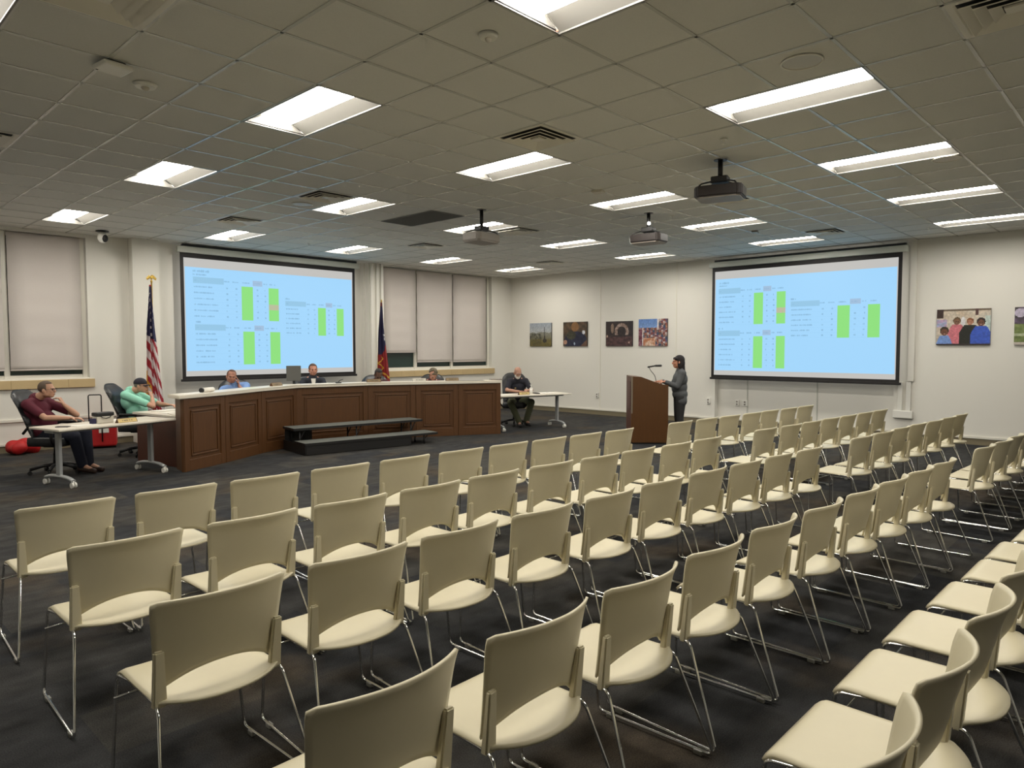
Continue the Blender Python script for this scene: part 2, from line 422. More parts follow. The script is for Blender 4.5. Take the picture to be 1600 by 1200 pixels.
for cx, cy, lab in ((1.35, 4.48, 'square ceiling diffuser at the top left edge of the picture'), (5.07, 4.48, 'square ceiling diffuser above the centre, nearest the long ceiling light'),
    (1.35, 8.20, 'square ceiling diffuser cut by the left edge'), (5.07, 8.20, 'square ceiling diffuser left of centre beside a ceiling speaker'),
    (5.07, 10.68, 'square ceiling diffuser in front of the left screen'), (8.79, 10.68, 'square ceiling diffuser behind the pale projector, left of centre'),
    (8.79, 8.20, 'square ceiling diffuser just right of the pale projector'), (12.51, 10.68, 'small far square ceiling diffuser near the room corner'),
    (12.51, 4.48, 'square ceiling diffuser in front of the right screen'), (8.79, 4.48, 'square ceiling diffuser behind the nearest black projector'),
    (5.07, .76, 'large square ceiling diffuser at the top right corner')):
    diffuser(cx, cy, lab)
bm = bmesh.new(); box(bm, 6.62, 7.24, 7.89, 9.13, H-.012, H-.006)
for k in range(30): box(bm, 6.65, 7.21, 7.93+k*.04, 7.945+k*.04, H-.018, H-.012)
tag(obj('return_grille', bm, M['grille']), 'dark rectangular return air grille in the ceiling left of the pale projector', 'air vent')
def ceil_speaker(x, y, lab):
    t = thing('ceiling_speaker', lab, 'speaker', (x, y, H), 0, 'round ceiling speakers')
    bm = bmesh.new(); cyl(bm, (0, 0, -.010), (0, 0, -.004), .125, .135, 32); obj('grille', bm, M['beige'], t)
    bm = bmesh.new(); tube(bm, [(.135*math.cos(a*PI/16), .135*math.sin(a*PI/16), -.008) for a in range(32)], .007, 6, True); obj('rim', bm, M['white'], t)
ceil_speaker(5.0, 1.97, 'round white ceiling speaker beside the long light at upper right')
ceil_speaker(8.58, 1.84, 'faint round ceiling speaker between the right-hand ceiling lights')
ceil_speaker(5.1, 8.86, 'round ceiling speaker below the left-of-centre diffuser')
def detector(x, y, r, lab, name='smoke_detector'):
    t = thing(name, lab, 'detector', (x, y, H))
    bm = bmesh.new(); cyl(bm, (0, 0, -.028), (0, 0, -.004), r*.8, r, 24); obj('housing', bm, M['white_pl'], t)
    bm = bmesh.new(); ell(bm, (0, 0, -.03), (r*.35, r*.35, .022), seg=14); obj('sensor_dome', bm, M['beige'], t)
detector(3.2, 3.25, .065, 'white smoke detector below the ceiling light at top centre')
detector(2.0, 5.72, .085, 'white round strobe with clear dome beside the square access point', 'ceiling_strobe')
t = thing('access_point', 'white square wireless access point hanging under the ceiling at upper left', 'access point', (1.70, 5.46, H), .12)
obj('housing', B(-.10, .10, -.10, .10, -.055, -.022, bev=.012), M['white_pl'], t); obj('bracket', B(-.06, .06, -.06, .06, -.022, -.004), M['dark'], t)
obj('status_light', B(-.085, -.07, .06, .075, -.0565, -.055), M['dark'], t)
t = thing('ceiling_sensor', 'low beige box sensor on the ceiling above the centre lights', 'sensor', (7.26, 5.40, H), .3)
obj('housing', B(-.07, .07, -.07, .07, -.035, -.004, bev=.008), M['beige'], t)
t = thing('ceiling_sensor', 'small brown box on the ceiling in front of the right screen', 'sensor', (11.62, 5.32, H), .3)
obj('housing', B(-.09, .09, -.05, .05, -.03, -.004, bev=.006), M['projlight'], t)
for x, y, lab in ((6.32, 3.22, 'small sprinkler head above the nearest projector pole'), (7.07, 12.05, 'small sprinkler head in front of the left screen'),
                  (9.42, 5.62, 'small sprinkler head right of the middle black projector'), (13.24, 3.08, 'small sprinkler head at the right near the picture wall'),
                  (11.9, 11.7, 'small sprinkler head near the ceiling by the room corner')):
    bm = bmesh.new(); cyl(bm, (0, 0, -.004), (0, 0, -.012), .035, .03, 16); cyl(bm, (0, 0, -.012), (0, 0, -.05), .009, .007, 8); cyl(bm, (0, 0, -.05), (0, 0, -.054), .022, .022, 12)
    o = tag(obj('sprinkler_head', bm, M['white_pl']), lab, 'sprinkler', 'ceiling sprinklers'); o.location = (x, y, H)
# security camera under the ceiling
t = thing('security_camera', 'white security camera with black lens hanging beside the left blind', 'camera', (3.90, 13.30, H), -.7)
bm = bmesh.new(); cyl(bm, (0, 0, -.02), (0, 0, -.004), .10, .10, 20); obj('mount_plate', bm, M['black'], t)
bm = bmesh.new(); ell(bm, (0, 0, -.11), (.075, .08, .10), seg=20); obj('housing', bm, M['white_pl'], t)
bm = bmesh.new(); ell(bm, (.045, -.02, -.13), (.05, .055, .065), seg=16); obj('lens_dome', bm, M['black'], t)

# projectors ---------------------------------------------------------
def projector(x, y, rz, zc, m, lab, tilt=0, glow=False):
    t = thing('projector', lab, 'projector', (x, y, H), rz, 'ceiling projectors')
    zc = zc-H
    bm = bmesh.new(); cyl(bm, (0, 0, 0), (0, 0, zc+.17), .026, seg=14); cyl(bm, (0, 0, -.006), (0, 0, 0), .07, seg=20)
    obj('pole', bm, M['black'], t)
    bm = bmesh.new(); box(bm, -.09, .09, -.07, .07, zc+.10, zc+.17, bev=.012)
    for a in (-1, 1):
        for b in (-1, 1): tube(bm, [(a*.07, b*.05, zc+.12), (a*.17, b*.13, zc+.085), (a*.19, b*.15, zc+.06)], .009, 6)
    obj('mount_bracket', bm, M['black'], t)
    bm = bmesh.new(); poly = [(-.25, -.12), (-.21, -.17), (.21, -.17), (.25, -.12), (.25, .14), (.20, .19), (-.20, .19), (-.25, .14)]
    prism(bm, poly, zc-.055, zc+.06)
    bmesh.ops.bevel(bm, geom=list(bm.edges), offset=.012, segments=2, affect='EDGES')
    obj('projector_body', bm, m, t)
    bm = bmesh.new(); prism(bm, [(p[0]*.9, p[1]*.9) for p in poly], zc-.068, zc-.052); obj('underside', bm, M['projlight'], t)
    bm = bmesh.new(); cyl(bm, (.12, .185, zc), (.12, .215, zc), .05, .045, 24); obj('lens_barrel', bm, M['black'], t)
    bm = bmesh.new(); cyl(bm, (.12, .214, zc), (.12, .218, zc), .03, .03, 20); obj('lens', bm, M['lensglow'] if glow else M['dark'], t)
    bm = bmesh.new()
    for k in range(9): box(bm, -.20+k*.03, -.185+k*.03, .186, .195, zc-.03, zc+.035)
    obj('air_vents', bm, M['dark'], t)
projector(7.11, 7.37, .1, 3.31, M['projlight'], 'pale grey ceiling projector on a pole, leftmost of the three, aimed at the left screen')
projector(8.99, 5.76, -PI/2+.1, 3.335, M['proj'], 'dark projector on a short pole, middle of the three')
projector(7.0, 3.6, -PI/2+.28, 3.37, M['proj'], 'nearest and largest dark ceiling projector, rightmost of the three', glow=True)
bm = bmesh.new(); ell(bm, (8.97, 5.74, 3.56), (.026, .026, .026), seg=12)
tag(obj('pole_light', bm, M['led']), 'small bright white dot on the pole of the middle projector', 'light')

# ------------------------------------------------------------------ projection screens
SC_BLUE = mat('screen_blue', srgb(20, 20, 20), .7, emit=srgb(160, 212, 250), estr=.66)
SC_PALE = mat('screen_pale', srgb(20, 20, 20), .7, emit=srgb(206, 204, 200), estr=.56)
SC_GREEN = mat('screen_green', (0, 0, 0, 1), .7, emit=srgb(140, 222, 124), estr=.66)
SC_PINK = mat('screen_pink', (0, 0, 0, 1), .7, emit=srgb(214, 172, 180), estr=.6)
SC_CELL = mat('screen_grey_cell', (0, 0, 0, 1), .7, emit=srgb(150, 200, 232), estr=.63)
SC_CELL2 = mat('screen_mauve_cell', (0, 0, 0, 1), .7, emit=srgb(164, 194, 224), estr=.62)
SC_TEXT = mat('screen_text', (0, 0, 0, 1), .7, emit=srgb(128, 172, 204), estr=.66)
SC_LINE = mat('screen_lines', (0, 0, 0, 1), .7, emit=srgb(150, 202, 240), estr=.64)
for m_ in (SC_GREEN, SC_PINK, SC_CELL, SC_CELL2, SC_TEXT, SC_LINE): m_.cycles.emission_sampling = 'NONE'
def screen(label, mtx, Wd, Ht, tables, headline, vdx):
    """local: x right, z up, -y towards the room; origin at the bottom left of the black border"""
    t = bpy.data.objects.new('projection_screen', None); C.objects.link(t); t.matrix_world = mtx
    tag(t, label, 'projection screen', 'projection screens')
    bd = .065
    bm = bmesh.new(); box(bm, -.06, Wd+.10, -.02, .10, Ht+.0, Ht+.12, bev=.012); obj('casing', bm, M['casing'], t)
    obj('shadow_strip', B(.05, Wd+.05, .02, .10, Ht+.12, Ht+.165), M['frame_dark'], t)  # dark strip standing in for the shadow between casing and ceiling
    bm = bmesh.new()
    box(bm, 0, bd, .03, .036, 0, Ht); box(bm, Wd-bd, Wd, .03, .036, 0, Ht); box(bm, bd, Wd-bd, .03, .036, 0, bd); box(bm, bd, Wd-bd, .03, .036, Ht-.09, Ht)
    obj('border', bm, M['border'], t)
    bm = bmesh.new(); box(bm, -.03, Wd+.03, .018, .048, -.035, .012, bev=.006); obj('bottom_bar', bm, M['border'], t)
    # picture: x 0..1, y 0..1 (top down) inside the border
    bm = bmesh.new(); iw, ih = Wd-2*bd, Ht-bd-.09
    yy = [0]
    def q(x0, y0, x1, y1, mi):
        d = .030-.0006*yy[0]
        vs = [(bd+x0*iw, d, bd+(1-y1)*ih), (bd+x1*iw, d, bd+(1-y1)*ih), (bd+x1*iw, d, bd+(1-y0)*ih), (bd+x0*iw, d, bd+(1-y0)*ih)]
        f = bm.faces.new([bm.verts.new(v) for v in vs]); f.material_index = mi
    q(0, 0, 1, 1, 1); yy[0] = 1
    q(0.005, .075, .995, .955, 0); yy[0] = 3
    def word(x, y, w_, h, mi=6):
        # a row of illegible letter strokes
        n = max(2, int(w_/.0052)); sx = w_/n
        for k in range(n):
            if random.random() < .08: continue
            r = random.random()
            q(x+k*sx, y-h/2*(1 if r > .3 else .6), x+k*sx+sx*.34, y+h/2, mi)
            q(x+k*sx, y-h*.1, x+k*sx+sx*.8, y+h*.1, mi)
            if r > .6: q(x+k*sx+sx*.5, y-h/2, x+k*sx+sx*.8, y+h/2, mi)
    for hx, hy, hw, hh in headline: word(hx, hy, hw, hh)
    for (tx, ty, tw, rh, rows, cols, cap_) in tables:
        # cap word, header row, rows
        word(tx, ty-.02, cap_, .016)
        q(tx, ty, tx+tw*.34, ty+rh*1.05, 4)
        word(tx+.006, ty+rh*.55, .012, .012)
        cw = [.34, .10, .12, .14, .12, .08, .13]; cx = [tx]
        for c_ in cw: cx.append(cx[-1]+tw*c_/1.03)
        for k in range(1, 7):
            if k == 4: q(cx[k], ty, cx[k+1], ty+rh*.95, 5)
            word(cx[k]+.006, ty+rh*.5, (cx[k+1]-cx[k])*.62, .012)
        top = ty+rh*1.15
        yy[0] = 4
        for k in (3, 6): q(cx[k], top, cx[k+1], top+rh*rows, 2)
        if cols: q(cx[6], top+rh*cols, cx[7], top+rh*(cols+1), 3)
        yy[0] = 3
        for r in range(rows):
            y = top+rh*(r+.5)
            q(tx, y+rh*.48, tx+tw, y+rh*.5, 7)
            word(tx+.004, y, tw*random.uniform(.20, .27), .013)
            for k in (1, 2, 4, 5):
                word((cx[k]+cx[k+1])/2-.005, y, .010, .015)
    obj('projected_image', bm, [SC_BLUE, SC_PALE, SC_GREEN, SC_PINK, SC_CELL, SC_CELL2, SC_TEXT, SC_LINE], t)
    for xx in (.4, Wd/2, Wd-.4): obj('wall_bracket', B(xx-.03, xx+.03, .10, vdx, Ht+.02, Ht+.08), M['casing'], t)
    return t
tabL = [(.045, .155, .47, .0500, 6, 3, .001), (.05, .557, .47, .049, 6, 0, .03), (.555, .32, .38, .0448, 6, 0, .03)]
tabR = [(.025, .167, .405, .0488, 6, 3, .001), (.025, .572, .405, .0495, 6, 0, .03), (.46, .32, .46, .0462, 6, 0, .03)]
# left: on wall A facing -y
mL = Matrix(((1, 0, 0, 5.34), (0, 1, 0, 13.72), (0, 0, 1, 1.12), (0, 0, 0, 1)))
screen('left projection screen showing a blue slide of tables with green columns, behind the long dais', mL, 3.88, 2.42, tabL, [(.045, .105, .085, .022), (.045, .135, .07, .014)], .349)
# right: on wall B facing -x ; local x runs to -y
mR = Matrix(((0, 1, 0, 14.39), (-1, 0, 0, 7.57), (0, 0, 1, 1.06), (0, 0, 0, 1)))
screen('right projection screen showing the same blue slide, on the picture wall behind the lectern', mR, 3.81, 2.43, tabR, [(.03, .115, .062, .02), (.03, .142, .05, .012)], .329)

# ------------------------------------------------------------------ pictures
def paint_mesh(bm, fs, fn, me_name=None):
    pass
def picture(y0, y1, z0, z1, fn, label, nu=72, nv=56):
    t = thing('wall_picture', label, 'picture', (XB, (y0+y1)/2, (z0+z1)/2), 0, 'canvas photographs on the right wall')
    hw, hh = (y1-y0)/2, (z1-z0)/2
    obj('canvas', B(-.035, -.002, -hw, hw, -hh, hh), M['black'], t)
    bm = bmesh.new(); fs = grid(bm, nu, nv, lambda u, v: (-.0365, hw-u*2*hw, hh-v*2*hh), smooth=False)
    lay = bm.loops.layers.float_color.new('Col')
    for f, u, v in fs:
        c = fn(u, v); k_ = 1+.14*noise.noise(Vector((u*26, v*22, hw*9)))+.07*noise.noise(Vector((u*60, v*50, 3)))
        for l in f.loops: l[lay] = srgb(*[min(255, q*k_) for q in c])
    obj('print', bm, M['photo'], t)
def nz(u, v, s, seed=0): return noise.noise(Vector((u*s, v*s, seed*3.7)))
def mixc(a, b, t): t = max(0, min(1, t)); return tuple(a[i]*(1-t)+b[i]*t for i in range(3))
def elp(u, v, cu, cv, ru, rv): return ((u-cu)/ru)**2+((v-cv)/rv)**2 < 1
def pic1(u, v):   # misty horizon with mast
    c = mixc((150, 160, 172), (178, 178, 174), v*1.6)
    if v > .42+.08*nz(u, 0, 5, 1)+.12*(1-u)*0: c = mixc((128, 128, 116), (92, 84, 48), (v-.5)*2.4)
    if v > .45 and u < .55: c = mixc(c, (56, 56, 46), .5+.9*nz(u, v, 14, 2))
    if v > .7: c = mixc(c, (110, 98, 52), .5+.5*nz(u, v, 8, 3))
    if abs(u-.69) < .012 and .18 < v < .7: c = (54, 56, 60)
    if elp(u, v, .70, .76, .09, .09) or abs(u-.69) < .03 and .55 < v < .75: c = (52, 48, 44)
    return c
def pic2(u, v):   # dark scene, figure in navy
    c = mixc((58, 48, 38), (96, 76, 56), .5+nz(u, v, 7, 4))
    if elp(u, v, .52, .8, .48, .42): c = mixc((26, 30, 52), (42, 46, 66), .5+nz(u, v, 9, 5))
    if elp(u, v, .34, .55, .2, .18): c = mixc((70, 70, 52), (46, 46, 38), .5+nz(u, v, 10, 6))
    if elp(u, v, .5, .2, .16, .2): c = (126, 92, 58)
    if elp(u, v, .86, .43, .06, .08): c = (206, 208, 214)
    if elp(u, v, .09, .83, .08, .09): c = (168, 130, 110)
    if elp(u, v, .48, .9, .03, .06): c = (150, 170, 190)
    if u+v > 1.72: c = (100, 74, 60)
    return c
def pic3(u, v):   # dark arched rocks in brown light
    c = mixc((38, 28, 26), (56, 42, 38), .5+nz(u, v, 8, 7))
    d = math.hypot((u-.6)/.26, (v-.42)/.34)
    if .62 < d < 1 and v < .55: c = mixc((120, 96, 84), (170, 150, 140), .5+nz(u, v, 16, 8))
    if elp(u, v, .25, .28, .06, .2): c = (134, 112, 96)
    if v > .62: c = mixc((56, 36, 36), (92, 62, 60), .5+nz(u, v, 13, 9))
    if elp(u, v, .05, .6, .03, .05) or elp(u, v, .88, .86, .03, .04): c = (176, 150, 132)
    return c
def pic4(u, v):   # crowd under blue sky
    c = mixc((96, 130, 190), (130, 160, 205), v*2)
    if u > .7 or v > .33:
        k = int(u*14)*7+int(v*12)*13
        pal = [(150, 92, 70), (70, 82, 120), (176, 150, 138), (104, 40, 40), (64, 56, 60), (180, 124, 96), (52, 70, 96), (196, 190, 190), (130, 60, 56)]
        c = mixc(pal[k % 9], pal[(k*5+3) % 9], .5+nz(u, v, 18, 10)*1.5)
    if abs(u-.68) < .025 and v < .35: c = (214, 206, 204)
    if abs(u-.15) < .018 and v > .33: c = (220, 212, 206)
    if u < .13 and v > .35: c = mixc((90, 30, 44), (150, 110, 120), .5+nz(u, v, 14, 11))
    if v > .7 and u < .6 and u > .18: c = mixc((176, 110, 74), (214, 190, 170), .5+nz(u, v, 12, 12))
    return c
def kid(u, v, c, cu, cv, r, skin, hair, shirt, sw):
    if v > cv+r*1.05 and abs(u-cu) < sw*min(1, max(0, .25+(v-cv-r)*3.2))**.5: c = shirt
    if elp(u, v, cu, cv-r*.25, r*.86, r*1.15): c = hair
    if elp(u, v, cu, cv+r*.2, r*.66, r*.95): c = skin
    if elp(u, v, cu-.02, cv+r*.1, .008, .012) or elp(u, v, cu+.02, cv+r*.1, .008, .012): c = (30, 20, 18)
    if elp(u, v, cu, cv+r*.62, .018, .009): c = (190, 150, 140)
    return c
def pic5(u, v):   # four children close together
    c = mixc((196, 178, 156), (206, 198, 184), .5+nz(u, v, 4, 13))
    if v < .05: c = (110, 96, 80)
    if u < .12 and v < .25: c = (60, 44, 40)
    if abs(u-.745) < .028 and v < .18: c = (88, 62, 60)
    if u < .2 and .28 < v < .5: c = mixc((150, 170, 200), (190, 150, 180), .5+nz(u, v, 12, 14))
    if u > .9 and v > .2: c = (190, 204, 196)
    if elp(u, v, .5, .36, .045, .14): c = (220, 218, 220)
    c = kid(u, v, c, .385, .34, .085, (120, 86, 66), (96, 76, 52), (204, 118, 128), .17)
    c = kid(u, v, c, .63, .36, .078, (176, 124, 98), (130, 84, 54), (38, 40, 34), .20)
    c = kid(u, v, c, .83, .38, .095, (110, 74, 56), (44, 34, 32), (62, 92, 190), .19)
    c = kid(u, v, c, .15, .62, .10, (110, 72, 54), (58, 48, 36), (118, 150, 210), .15)
    if v > .97: c = (60, 50, 50)
    return c
def pic6(u, v):   # lawn and trees
    c = mixc((54, 50, 52), (120, 98, 130), .3+nz(u, v, 8, 15))
    if elp(u, v, .1, .15, .1, .12): c = (190, 180, 200)
    if v > .45: c = mixc((96, 112, 60), (130, 142, 90), .5+nz(u, v, 10, 16))
    if .70 < v < .76: c = (176, 184, 150)
    if v > .93: c = (190, 180, 170)
    if elp(u, v, .4, .8, .12, .12): c = (40, 40, 48)
    return c
picture(12.40, 13.19, 1.77, 2.41, pic1, 'square canvas of a misty skyline with a tall mast, nearest the room corner')
picture(11.18, 11.98, 1.77, 2.41, pic2, 'dark canvas of a figure in navy, second from the room corner')
picture(9.78, 10.58, 1.77, 2.39, pic3, 'dark brown canvas with an arched pale shape, third from the room corner')
picture(8.80, 9.60, 1.77, 2.42, pic4, 'colourful canvas of a crowd under blue sky, behind the lectern')
picture(2.39, 3.21, 1.77, 2.41, pic5, 'canvas of four children posing close together, right of the right screen')
picture(1.25, 2.05, 1.77, 2.41, pic6, 'canvas with green lawn cut off by the right edge')
# wall outlets
def outlet(y, z, lab, w_=.09, h=.13, x=XB):
    t = thing('wall_outlet', lab, 'outlet', (x, y, z))
    obj('plate', B(-.03, -.001, -w_/2, w_/2, -h/2, h/2, bev=.006), M['white_pl'], t)
    for dz in (-.028, .028): obj('socket', B(-.034, -.029, -.018, .018, dz-.016, dz+.016, bev=.003), M['projlight'], t)
outlet(10.86, .50, 'white wall outlet on the picture wall left of the lectern')
outlet(7.70, .52, 'white wall outlet behind the lectern speaker', x=XB-.05)
outlet(7.08, .50, 'left outlet of the pair under the right screen', x=XB+.1); outlet(6.90, .50, 'right outlet of the pair under the right screen', .13, x=XB+.1)
t = thing('cable_trunking', 'white junction box with vertical cable ducts below the right end of the right screen', 'junction box', (XB-.001, 3.73, .48))
obj('box_cover', B(-.08, -.002, -.17, .16, -.08, .06, bev=.008), M['white_pl'], t)
obj('duct', B(-.055, -.002, -.13, -.05, .06, .60, bev=.004), M['white_pl'], t); obj('duct', B(-.055, -.002, .01, .09, .06, .60, bev=.004), M['white_pl'], t)

# ------------------------------------------------------------------ stacking chairs
def stack_chair():
    t = thing('stacking_chair', 'x', 'chair', (0, 0, 0), 0, 'beige stacking chairs facing the dais')
    # seat
    bm = bmesh.new()
    def seat(u, v):
        s = u*2-1
        yr = -.105*(1-abs(s)**2.4)+.02
        y = yr+(.44-yr)*v
        hw_ = .238 if v > .25 else .238-.0*(.25-v)
        x = s*hw_
        z = .452-.010*(1-s*s)*math.sin(PI*min(1, v*1.1))
        if v > .88: k = (v-.88)/.12; z -= .026*k*k; y -= .006*k*k
        if v < .12: z += .004*(1-v/.12)
        if abs(s) > .93: z -= .006*((abs(s)-.93)/.07)**2
        return (x, y, z)
    grid(bm, 20, 22, seat); bmesh.ops.reverse_faces(bm, faces=bm.faces)
    bm.normal_update()
    if sum(f.normal.z for f in bm.faces) < 0: bmesh.ops.reverse_faces(bm, faces=bm.faces)
    solidify(bm, .012)
    so = obj('seat', bm, M['shell'], t)
    # back shell
    bm = bmesh.new()
    def back(u, v):
        s = u*2-1; a = abs(s)
        zt = .832-.010*a*a-(.010*((a-.92)/.08)**2 if a > .92 else 0)
        zb = .462+.085*(1-a**2.2)
        z = zb+(zt-zb)*v
        h = (z-.45)/.38
        hw_ = .233+.028*max(0, h)**1.4-.004*max(0, (h-.92)/.08)**2*(a**10)
        sag = .035+.045*h
        y = .055*(1-h)-.012*math.sin(h*PI)*0-sag*(1-s*s)
        if h > .8: y -= .012*((h-.8)/.2)**2
        return (s*hw_, y, z)
    grid(bm, 24, 16, back); bm.normal_update(); solidify(bm, .010)
    bmesh.ops.recalc_face_normals(bm, faces=bm.faces)
    obj('backrest', bm, M['shell'], t)
    for s in (-1, 1):
        bm = bmesh.new()
        ys0, ys1 = .035, .028
        tt = bmesh.new(); bmesh.ops.create_cube(tt, size=1)
        for v in tt.verts:
            k = v.co.z+.5
            v.co = Vector((s*(.222+.006*k)+v.co.x*(.050-.014*k), (.036-.022*k)+v.co.y*(.030-.008*k)-.006, .425+.215*k))
        bmesh.ops.bevel(tt, geom=list(tt.edges), offset=.006, segments=2, affect='EDGES'); merge(bm, tt)
        obj('back_support', bm, M['shell'], t)
    for s in (-1, 1):
        bm = bmesh.new()
        pts = [(s*.232, .06, .436), (s*.238, -.005, .432), (s*.292, -.168, .018), (s*.272, .41, .018), (s*.240, .425, .425), (s*.228, .30, .434)]
        tube(bm, fillet(pts, .03, 4, True), .0068, 8, True)
        obj('sled_leg', bm, M['chrome'], t)
        for yy in (-.10, .34):
            xx = .2895-.0345*(yy+.168)/.578*.6
            obj('glide', B(s*xx-.011, s*xx+.011, yy-.02, yy+.02, 0, .022, bev=.004), M['glide'], t)
    bm = bmesh.new(); tube(bm, fillet([(-.256, .418, .335), (-.18, .40, .345), (.18, .40, .345), (.256, .418, .335)], .02, 3), .005, 6)
    obj('cross_bar', bm, M['chrome'], t)
    bm = bmesh.new(); tube(bm, [(-.232, .10, .430), (.232, .10, .430)], .006, 6); obj('cross_bar', bm, M['chrome'], t)
    return t
chair0 = stack_chair(); used = [False]
lx = [1.137, 1.760, 2.352, 2.962, 3.565, 4.165, 4.755, 5.305, 5.860, 6.405]
rx = [7.605, 8.205, 8.755, 9.335, 9.890, 10.47, 11.02]
def bow(x): # rows drift slightly nearer towards the right wall
    pts = [(0, 0), (1.1, 0), (3.5, -.05), (5.1, -.12), (6.3, -.21), (7.5, -.28), (9.2, -.38), (11, -.48)]
    for (a, fa), (b, fb) in zip(pts, pts[1:]):
        if x <= b: return fa+(fb-fa)*(x-a)/(b-a)
    return -.48
def place_chair(x, y, lab, grp):
    jx, jy, jr = random.uniform(-.008, .008), random.uniform(-.012, .012), random.uniform(-.015, .015)
    rz = -.02*(x > 4) - .03*(x > 7) + jr
    if not used[0]:
        used[0] = True; chair0.location = (x+jx, y+bow(x)+jy, 0); chair0.rotation_euler = (0, 0, rz); chair0['label'] = lab; chair0['group'] = grp
    else: dup(chair0, (x+jx, y+bow(x)+jy, 0), rz, lab, grp)
ROWS = [('front', 4.665), ('second', 3.60), ('third', 2.605), ('fourth', 1.555), ('nearest', .52)]
for rn, y in ROWS:
    for i, x in enumerate(lx):
        if rn == 'nearest' and i < 1: continue
        place_chair(x, y, 'beige plastic stacking chair, %s from the left in the %s row, left block' % (ORD[i], rn), 'beige stacking chairs in the left block')
    for i, x in enumerate(rx):
        if rn == 'nearest' and i > 0: continue
        place_chair(x, y, 'beige plastic stacking chair, %s from the aisle in the %s row, right block' % (ORD[i], rn), 'beige stacking chairs in the right block')

# ------------------------------------------------------------------ dais
ND = [(3.86, 9.97), (4.62, 10.37), (5.45, 10.87), (6.33, 11.30), (7.68, 11.07), (8.50, 10.66), (9.25, 10.27), (10.02, 9.85)]
ZB, ZT = 1.025, 1.075
dais = thing('dais_desk', 'long curved panelled wooden dais with a white counter top below the left screen', 'desk', (0, 0, 0))
def offset_poly(pts, d):
    out = []
    for i, p in enumerate(pts):
        p = Vector(p); ns = []
        if i > 0: e = Vector(p-Vector(pts[i-1])).normalized(); ns.append(Vector((-e.y, e.x)))
        if i < len(pts)-1: e = (Vector(pts[i+1])-p).normalized(); ns.append(Vector((-e.y, e.x)))
        n = sum(ns, Vector((0, 0))).normalized(); k = 1/max(.5, n.dot(ns[0]))
        out.append(tuple(p+n*d*k))
    return out
NV = [Vector(p) for p in ND]
bk = offset_poly(NV, .34); bk[-1] = (10.04, 10.22); bk[0] = (3.90, 10.36); ft = offset_poly(NV, -.05)
bm = bmesh.new()
fl = list(ft); fl[0] = (fl[0][0]-.10, fl[0][1]-.04); b2 = list(bk); b2[0] = (b2[0][0]-.10, b2[0][1]-.02)
prism(bm, [tuple(p) for p in fl]+[tuple(p) for p in reversed(b2)], ZB, ZT)
bmesh.ops.bevel(bm, geom=[e for e in bm.edges if abs(e.verts[0].co.z-e.verts[1].co.z) < .001], offset=.008, segments=2, affect='EDGES')
obj('counter_top', bm, M['laminate'], dais)
PAN = []
for i in range(len(NV)-1):
    a, b = NV[i], NV[i+1]; L = (b-a).length; ang = math.atan2((b-a).y, (b-a).x)
    mt = Matrix.Translation((a.x, a.y, 0)) @ Matrix.Rotation(ang, 4, 'Z')
    bm = bmesh.new()
    box(bm, 0, L, 0, .04, 0, ZB, mtx=mt)
    st, rt_, rb = .10, .13, .16
    # stiles and rails stand proud, then an inner moulding frame
    for (x0, x1, z0, z1, d) in ((0.004, st, 0, ZB, .018), (L-st, L-.004, 0, ZB, .018), (st, L-st, 0, rb, .018), (st, L-st, ZB-rt_, ZB, .018)):
        box(bm, x0, x1, -d, 0, z0, z1, bev=.004, mtx=mt)
    pi_ = .045
    for (x0, x1, z0, z1) in ((st+pi_, st+pi_+.025, rb+pi_, ZB-rt_-pi_), (L-st-pi_-.025, L-st-pi_, rb+pi_, ZB-rt_-pi_),
                             (st+pi_, L-st-pi_, rb+pi_, rb+pi_+.025), (st+pi_, L-st-pi_, ZB-rt_-pi_-.025, ZB-rt_-pi_)):
        box(bm, x0, x1, -.014, 0, z0, z1, bev=.005, mtx=mt)
    box(bm, st+pi_+.04, L-st-pi_-.04, -.008, 0, rb+pi_+.04, ZB-rt_-pi_-.04, bev=.003, mtx=mt)
    obj('front_panel', bm, M['wood'], dais)
bm = bmesh.new(); a, b = NV[0], Vector(bk[0]); box(bm, 0, .36, -.03, 0, 0, ZB, mtx=Matrix.Translation((a.x, a.y, 0)) @ Matrix.Rotation(math.atan2((b-a).y, (b-a).x), 4, 'Z')); obj('end_panel', bm, M['wood'], dais)
bm = bmesh.new(); a, b = NV[-1], Vector(bk[-1]); box(bm, 0, .36, 0, .03, 0, ZB, mtx=Matrix.Translation((a.x, a.y, 0)) @ Matrix.Rotation(math.atan2((b-a).y, (b-a).x), 4, 'Z')); obj('end_panel', bm, M['wood'], dais)
# inner work surface behind the raised counter
bm = bmesh.new(); p0 = offset_poly(NV, .06); p1 = offset_poly(NV, .80); p0[0] = (3.90, 10.03); p1[0] = (3.98, 10.85); p0[-1] = (10.03, 9.93); p1[-1] = (10.04, 10.64)
prism(bm, [tuple(p) for p in p0]+[tuple(p) for p in reversed(p1)], .73, .76); obj('work_surface', bm, M['laminate'], dais)
# lower wing at the left end
bm = bmesh.new(); prism(bm, [(3.97, 10.30), (3.79, 11.56), (3.83, 11.57), (4.01, 10.32)], 0, .72); obj('wing_panel', bm, M['wood_dark'], dais)
bm = bmesh.new(); prism(bm, [(3.94, 10.22), (3.74, 11.60), (4.40, 11.70), (4.58, 10.50)], .72, .75); obj('wing_top', bm, M['laminate'], dais)

